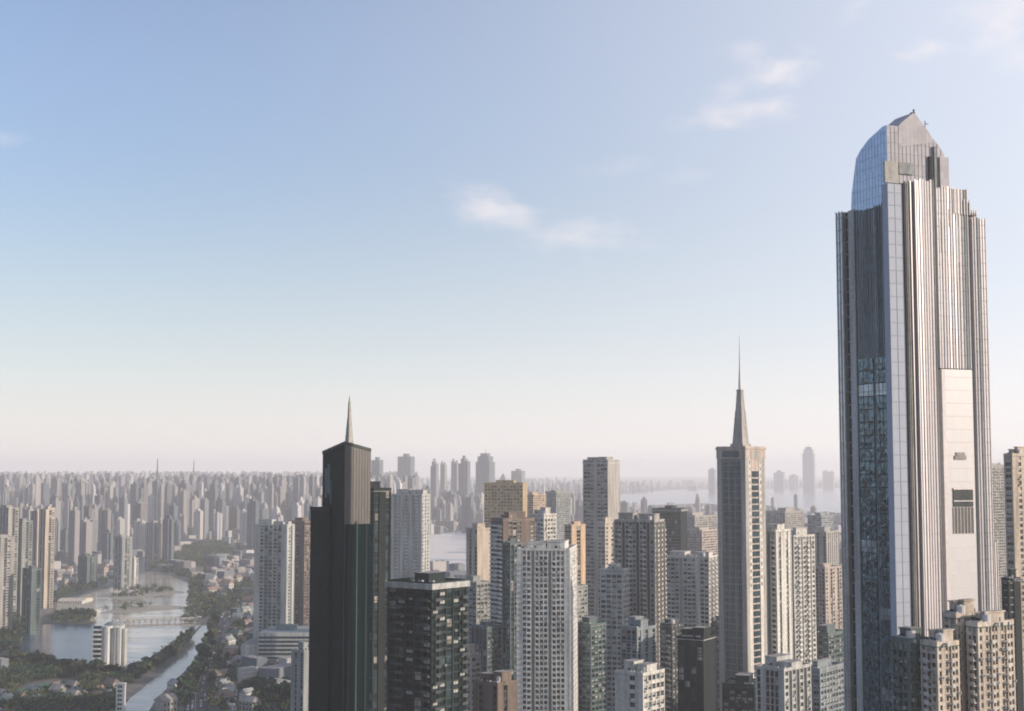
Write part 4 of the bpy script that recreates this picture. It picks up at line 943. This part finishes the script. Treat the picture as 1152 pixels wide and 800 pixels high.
def free(x, y, r):
    for (a, b, c) in taken:
        if abs(a - x) < r + c and abs(b - y) < r + c: return False
    taken.append((x, y, r)); return True
n = 0; tries = 0
rng = random.Random(11)
while n < 285 and tries < 40000:
    tries += 1
    px = rng.uniform(-8, 690) if rng.random() < .96 else rng.uniform(690, 1150)
    if px > 300 and rng.random() < .35: continue
    y = 2250 + 3400 * rng.random() ** 1.15
    if 190 < px < 350 and y < 3000: continue
    if y < 2600 and px < 300 and rng.random() < .6: continue
    if px > 460 and y < 3400: continue
    x = uof(px, 560) * y
    if wet(x, y, m=20) or wet(x, y, WOODS): continue
    h = rng.uniform(62, 118) * (1.0 if y < 3600 else 1.22)
    if px > 460: h *= .62
    w = rng.uniform(13, 24); d = rng.uniform(11, 16)
    if hidden(x, y, h, w): continue
    if not free(x, y, 19): continue
    kind = rng.choice((0, 1, 2, 4)) if y < 3300 else rng.randrange(5); mk = rng.choices(MK, MW)[0]
    far_tower('apartment_tower', x, y, w, d, h, R(rng.choice((-26, -22, -30, -26, 50)) + rng.uniform(-5, 5)), kind, mk,
              '%s %s %s tower %s' % (dist_word(y), COLW[mk], KIND_WORD[kind], place_word(px, y)), 'distant apartment towers')
    n += 1
n = 0; tries = 0
while n < 250 and tries < 40000:
    tries += 1
    px = rng.uniform(60, 950); y = 1150 + 3300 * rng.random() ** 1.4
    if px < 300 and y < 2300 and rng.random() < .8: continue
    x = uof(px, 600) * y
    if wet(x, y, m=34) or wet(x, y, WOODS): continue
    h = rng.uniform(7, 18) if px < 440 else rng.uniform(14, 44)
    k_ = .6 if px < 300 and y < 2300 else 1
    w = rng.uniform(20, 42) * k_; d = rng.uniform(11, 18) * k_
    if hidden(x, y, h * .8, w * .6): continue
    if not free(x, y, 17): continue
    mk = rng.choices(MK, MW)[0]
    far_tower('low_rise', x, y, w, d, h * 1.0, R(rng.choice((-40, 50)) + rng.uniform(-12, 12)), 5, mk,
              '%s low %s flat-roofed block %s' % (dist_word(y), COLW[mk], place_word(px, y)), 'low flat-roofed blocks', 'low building')
    n += 1
# everything beyond that nobody could count
mb = MB(); cols = ['cream', 'grey', 'pink', 'white', 'beige', 'slate', 'brown']
def rbox(x, y, w, d, h, rz, mi):
    c, s_ = math.cos(rz), math.sin(rz)
    q = [(x + c * a - s_ * b, y + s_ * a + c * b) for a, b in ((-w / 2, -d / 2), (w / 2, -d / 2), (w / 2, d / 2), (-w / 2, d / 2))]
    mb.prism(q, 0, h, mi)
    if h > 45:
        q2 = [(x + c * a * .4 - s_ * b * .4, y + s_ * a * .4 + c * b * .4) for a, b in ((-w / 2, -d / 2), (w / 2, -d / 2), (w / 2, d / 2), (-w / 2, d / 2))]
        mb.prism(q2, h, h + 5, mi)
for k in range(12500):
    px = rng.uniform(-60, 1210); y = 3900 + 9800 * rng.random() ** 1.15
    x = uof(px, 540) * y
    if wet(x, y) or wet(x, y, WOODS): continue
    if 690 < px and y < 7600 and rng.random() < .97: continue
    if math.sin(x * .0021 + 1.3) * math.sin(y * .0017 + .4) + .35 * math.sin(x * .006 + y * .004) < -.25 and rng.random() < .75: continue
    tall = rng.random() < (.72 if px < 470 else .4)
    h = rng.uniform(85, 158) if tall else rng.uniform(15, 50)
    if px > 470: h *= .62
    if px > 690: h *= .75
    rbox(x, y, rng.uniform(10, 21), rng.uniform(9, 16), h, R(rng.choice((-26, -26, 58)) + rng.uniform(-8, 8)), rng.choices(range(7), MW)[0])
for k in range(4500):     # low streets between the far towers
    px = rng.uniform(-40, 700); y = 3600 + 5500 * rng.random(); x = uof(px, 550) * y
    if wet(x, y) or wet(x, y, WOODS): continue
    rbox(x, y, rng.uniform(18, 60), rng.uniform(12, 22), rng.uniform(8, 34), R(rng.choice((-26, 62)) + rng.uniform(-8, 8)), rng.choices(range(7), MW)[0])
for k in range(3600):     # low roofs filling the blocks
    px = rng.uniform(-30, 1180); y = 1150 + 5200 * rng.random() ** 1.5
    x = uof(px, 600) * y
    if px < 300 and y < 2200 and rng.random() < .75: continue
    if wet(x, y, m=24) or wet(x, y, WOODS): continue
    if not free(x, y, 6 if y < 3500 else 12) and rng.random() < .8: continue
    kk = .5 if px < 300 and y < 2200 else 1
    rbox(x, y, rng.uniform(14, 40) * kk, rng.uniform(9, 18) * kk, rng.uniform(6, 20) * (1 if px < 440 else 1.6) * (.6 + .4 * kk), R(rng.choice((-40, 50)) + rng.uniform(-12, 12)), rng.choices(range(7), MW)[0])
o = mb.build('distant_city', [FM[k] for k in cols]); tag(o, 'dense mass of distant city blocks fading into haze', None, None, 'stuff')

# ================================================================== TREES
def leaf_mat(name, c):
    m, t, b = base(name)
    tco = N(t, 'ShaderNodeTexCoord'); n1 = N(t, 'ShaderNodeTexNoise'); n1.inputs['Scale'].default_value = .25; n1.inputs['Detail'].default_value = 4; t.links.new(tco.outputs['Object'], n1.inputs['Vector'])
    t.links.new(mix_(t, smooth(t, n1.outputs[0], .35, .65), tuple(x * .55 for x in c) + (1,), tuple(x * 1.35 for x in c) + (1,)), b.inputs['Base Color'])
    b.inputs['Roughness'].default_value = .8; b.inputs['Specular IOR Level'].default_value = .2
    return m
LEAF = [leaf_mat('leaves_dark', (.012, .032, .022)), leaf_mat('leaves_mid', (.028, .054, .028)), leaf_mat('leaves_warm', (.060, .068, .032))]
BARK = wall_mat('bark', (.09, .07, .05))
def crown(mb, x, y, z, r, h, n, s, mi=0, rr=rng):
    lobes = [(x + rr.uniform(-.5, .5) * r, y + rr.uniform(-.5, .5) * r, z + rr.uniform(.35, .8) * h, r * rr.uniform(.45, .7)) for _ in range(5)]
    for k in range(n):
        lx, ly, lz, lr = lobes[k % 5]
        v = Vector((rr.gauss(0, 1), rr.gauss(0, 1), rr.gauss(0, 1))).normalized() * lr * rr.uniform(.55, 1.05)
        c = Vector((lx, ly, lz)) + Vector((v.x, v.y, v.z * .8))
        a = Vector((rr.gauss(0, 1), rr.gauss(0, 1), rr.gauss(0, 1))).normalized(); b = a.orthogonal().normalized()
        q = s * rr.uniform(.6, 1.3)
        mb.quad(tuple(c + a * q), tuple(c + b * q), tuple(c - a * q), tuple(c - b * q), mi)
TREES = []
for k in range(4):
    r = random.Random(k); c = MB(); crown(c, 0, 0, 2.2, 4.2, 7.5, 260, .75, 0, r)
    t = MB(); t.cyl(0, 0, .38, 0, 3.2, 8, 0, .24); t.cyl(0, 0, .24, 3.2, 6.5, 6, 0, .08)
    for q in range(4):
        an = q * 1.6 + k; t.prism([(.1, -.1), (.1, .1), (-.1, .1), (-.1, -.1)], 3.0, 5.6, 0, None, [(math.cos(an) * 2 + .05, math.sin(an) * 2 - .05), (math.cos(an) * 2 + .05, math.sin(an) * 2 + .05), (math.cos(an) * 2 - .05, math.sin(an) * 2 + .05), (math.cos(an) * 2 - .05, math.sin(an) * 2 - .05)])
    TREES.append((c.mesh('crown', [LEAF[k % 3]]), t.mesh('trunk', [BARK])))
def tree(px, py, s, label, group):
    g = ground(px, py); k = rng.randrange(4)
    root = empty('broadleaf_tree', g, rng.uniform(0, 6)); root.scale = (s, s, s * rng.uniform(.85, 1.2)); tag(root, label, 'tree', group)
    obj('crown', TREES[k][0], root); obj('trunk', TREES[k][1], root)
def along(pts, n, spread, label, group, s=(.9, 1.5)):
    for k in range(n):
        t = (k + rng.random()) / n * (len(pts) - 1); i = min(int(t), len(pts) - 2); f = t - i
        px = pts[i][0] + (pts[i + 1][0] - pts[i][0]) * f + rng.uniform(-spread, spread); py = pts[i][1] + (pts[i + 1][1] - pts[i][1]) * f + rng.uniform(-1, 1)
        tree(px, py, rng.uniform(*s), label, group)
along([(144, 764), (176, 749), (200, 731), (216, 716)], 46, 2, 'dark leafy tree in the belt between pale lake and canal', 'trees between pale lake and canal', (.7, 1.1))
along([(238, 676), (241, 700), (238, 724), (232, 742), (222, 762), (208, 784)], 60, 3, 'dark leafy tree on the right bank of the canal', 'trees on the canal right bank')
along([(24, 748), (60, 758), (92, 762), (128, 766)], 34, 3, 'leafy tree along the near edge of the lake', 'trees on the near lake edge')
along([(62, 696), (80, 694), (104, 697)], 20, 3, 'tree of the dark clump on the far edge of the lake', 'trees on the far lake edge', (.7, 1.2))
along([(286, 780), (300, 790), (320, 786), (330, 800)], 40, 10, 'dark leafy tree in the grove below the blue podium', 'trees below the podium')
along([(240, 776), (250, 750), (262, 722), (276, 700)], 34, 5, 'roadside tree right of the busy road', 'trees right of the road', (.7, 1.1))
wood = MB()
def scatter_wood(poly, n, dens=46, s=1.1, zz=0):
    xs = [p[0] for p in poly]; ys = [p[1] for p in poly]; k = 0; tr_ = 0
    while k < n and tr_ < n * 20:
        tr_ += 1; x = rng.uniform(min(xs), max(xs)); y = rng.uniform(min(ys), max(ys))
        if not inside(x, y, poly): continue
        if inside(x, y, PITCHP): continue
        r = rng.uniform(3.2, 6.2); crown(wood, x, y, .5, r, r * 1.7, dens, s, rng.choices((0, 1, 2), (4, 3, 2))[0]); k += 1
PITCHP = gp((10, 780), (38, 767), (94, 761), (96, 772), (60, 782), (18, 790))
scatter_wood(WOODS[0], 700, 34, 1.5)
scatter_wood(gp((168, 640), (190, 628), (215, 648), (232, 660), (226, 668), (206, 650)), 150, 40, 1.2)
scatter_wood(WOODS[1], 560, 60, .9)
scatter_wood(gp((120, 672), (150, 664), (186, 662), (200, 666), (180, 668), (140, 674)), 60, 40, .8)
scatter_wood(gp((112, 690), (140, 683), (180, 682), (150, 687)), 24, 40, .6)
scatter_wood(gp((232, 803), (244, 740), (262, 700), (290, 690), (292, 803)), 300, 46, .9)
scatter_wood(gp((284, 803), (286, 752), (330, 752), (334, 803)), 160, 50, 1.0)
scatter_wood(gp((-10, 742), (-10, 680), (34, 680), (24, 704), (20, 740)), 260, 46, 1.0)
scatter_wood(gp((20, 741), (40, 748), (90, 760), (140, 761), (172, 748), (200, 728), (214, 716), (216, 720), (200, 736), (172, 756), (140, 774), (20, 775)), 330, 50, .9)
scatter_wood(gp((60, 702), (60, 695), (106, 692), (106, 702)), 70, 46, .9)
scatter_wood(gp((206, 700), (214, 660), (232, 640), (236, 690), (226, 700)), 160, 40, 1.0)
scatter_wood(gp((52, 672), (80, 660), (128, 652), (126, 658), (96, 666), (60, 682)), 100, 40, 1.0)
scatter_wood(gp((232, 700), (232, 660), (284, 640), (290, 660), (260, 690)), 260, 34, 1.1)
scatter_wood(gp((176, 803), (206, 772), (226, 745), (232, 745), (222, 770), (212, 803)), 60, 50, .8)
o = wood.build('woodland', LEAF); tag(o, 'dark green wooded park and tree cover of the lakeside', None, None, 'stuff')

# ================================================================== SMALL HOUSES AMONG THE TREES
HOUSE = []
for k, (wk, rk) in enumerate((('offwhite', 'redroof'), ('stone', 'roofgrey'), ('white', 'grey'), ('pink', 'brown'), ('beige', 'slate'))):
    w = MB(); w.box(-6, 6, -4, 4, 0, 6.4, 0)
    for z_ in (1.2, 4.0):
        for x_ in (-4.6, -1.6, 1.4, 4.2): w.box(x_ - .6, x_ + .6, -4.06, -4.001, z_, z_ + 1.4, 1)
        for y_ in (-2, 1.4): w.box(6.001, 6.06, y_ - .6, y_ + .6, z_, z_ + 1.4, 1)
    r = MB(); i_ = len(r.v); r.v += [(-6.5, -4.6, 6.4), (6.5, -4.6, 6.4), (6.5, 4.6, 6.4), (-6.5, 4.6, 6.4), (-5.6, 0, 9.2), (5.6, 0, 9.2)]
    r.f += [(0, 1, 5, 4), (2, 3, 4, 5), (1, 2, 5), (3, 0, 4), (3, 2, 1, 0)]; r.m += [0] * 5
    HOUSE.append((w.mesh('wall', [M[wk], M['glass0']]), r.mesh('roof', [M[rk]]), ['pale house with a reddish roof', 'grey house with a grey roof', 'white house with a grey roof', 'pinkish house with a brown roof', 'beige house with a slate roof'][k]))
def houses(poly, n, where, group, s0=(.6, 1.15)):
    poly = gp(*poly); xs = [p[0] for p in poly]; ys = [p[1] for p in poly]; k = 0; tr_ = 0
    while k < n and tr_ < 4000:
        tr_ += 1; x = rng.uniform(min(xs), max(xs)); y = rng.uniform(min(ys), max(ys))
        if not inside(x, y, poly) or wet(x, y, [LAKE, PALE, CANAL, ROADS[0]], 9) or hidden(x, y, 8, 10) or not free(x, y, 7): continue
        w, r, lb = HOUSE[rng.choices(range(5), (4, 3, 4, 2, 3))[0]]
        root = empty('house', (x, y, 0), R(rng.choice((-30, 60)) + rng.uniform(-15, 15))); q = rng.uniform(*s0); root.scale = (q, q, q * rng.uniform(.9, 1.5)); tag(root, lb + ' ' + where, 'house', group)
        obj('wall', w, root); obj('roof', r, root); k += 1
houses(((150, 803), (186, 786), (214, 764), (218, 780), (206, 803)), 30, 'on the canal bank at the bottom edge', 'houses on the canal bank')
houses(((238, 800), (246, 748), (262, 706), (276, 676), (292, 676), (290, 803)), 70, 'right of the busy road', 'houses right of the road')
houses(((230, 672), (236, 648), (262, 634), (288, 634), (280, 660), (262, 676)), 60, 'beyond the road head below the wooded park', 'houses below the park', (.7, 1.4))
houses(((60, 660), (70, 640), (100, 632), (126, 630), (128, 648), (90, 658)), 30, 'between the far lake and the lakeside towers', 'houses by the far lake', (.7, 1.4))
houses(((0, 798), (0, 786), (60, 780), (128, 778), (126, 792)), 26, 'in the row beyond the sports pitch path', 'houses by the sports pitch', (.6, 1.0))

# ================================================================== CARS ON THE ROAD
paints = [wall_mat('car_paint_' + n_, c, .35, .05, .5) for n_, c in (('white', (.75, .75, .74)), ('silver', (.45, .46, .47)), ('black', (.03, .03, .035)), ('red', (.35, .05, .04)))]
CARM = []
for k, w in enumerate(('white', 'silver', 'black', 'red')):
    b = MB(); b.prism([(-.9, -2.2), (.9, -2.2), (.9, 2.2), (-.9, 2.2)], .35, .95); b.prism([(-.82, -1.5), (.82, -1.5), (.82, 1.3), (-.82, 1.3)], .951, 1.5, 1, 0, [(-.65, -.9), (.65, -.9), (.65, .9), (-.65, .9)])
    for sx in (-.86, .86):
        for sy in (-1.4, 1.4): b.cyl(sx, sy, .33, .0, .349, 8, 2)
    CARM.append((w, b.mesh('car_body', [paints[k], M['glass0'], M['dark']])))
ROADC = [(221, 800), (222, 780), (231, 740), (246, 706), (258, 684), (272, 662)]
for k in range(130):
    t = rng.random() * (len(ROADC) - 1); i = int(t); f = t - i
    px = ROADC[i][0] + (ROADC[i + 1][0] - ROADC[i][0]) * f; py = ROADC[i][1] + (ROADC[i + 1][1] - ROADC[i][1]) * f
    g = ground(px, py); g2 = ground(ROADC[i + 1][0], ROADC[i + 1][1]); hd = math.atan2(g2.x - g.x, g2.y - g.y)
    off = rng.choice((-6.5, -3.2, 3.2, 6.5)); w, me = CARM[rng.choices(range(4), (5, 3, 2, 1))[0]]
    o = obj('car', me, None, (g.x + off, g.y, .14), -hd + (math.pi if off < 0 else 0)); tag(o, 'small %s car on the busy road by the canal' % w, 'car', 'cars on the canal road')
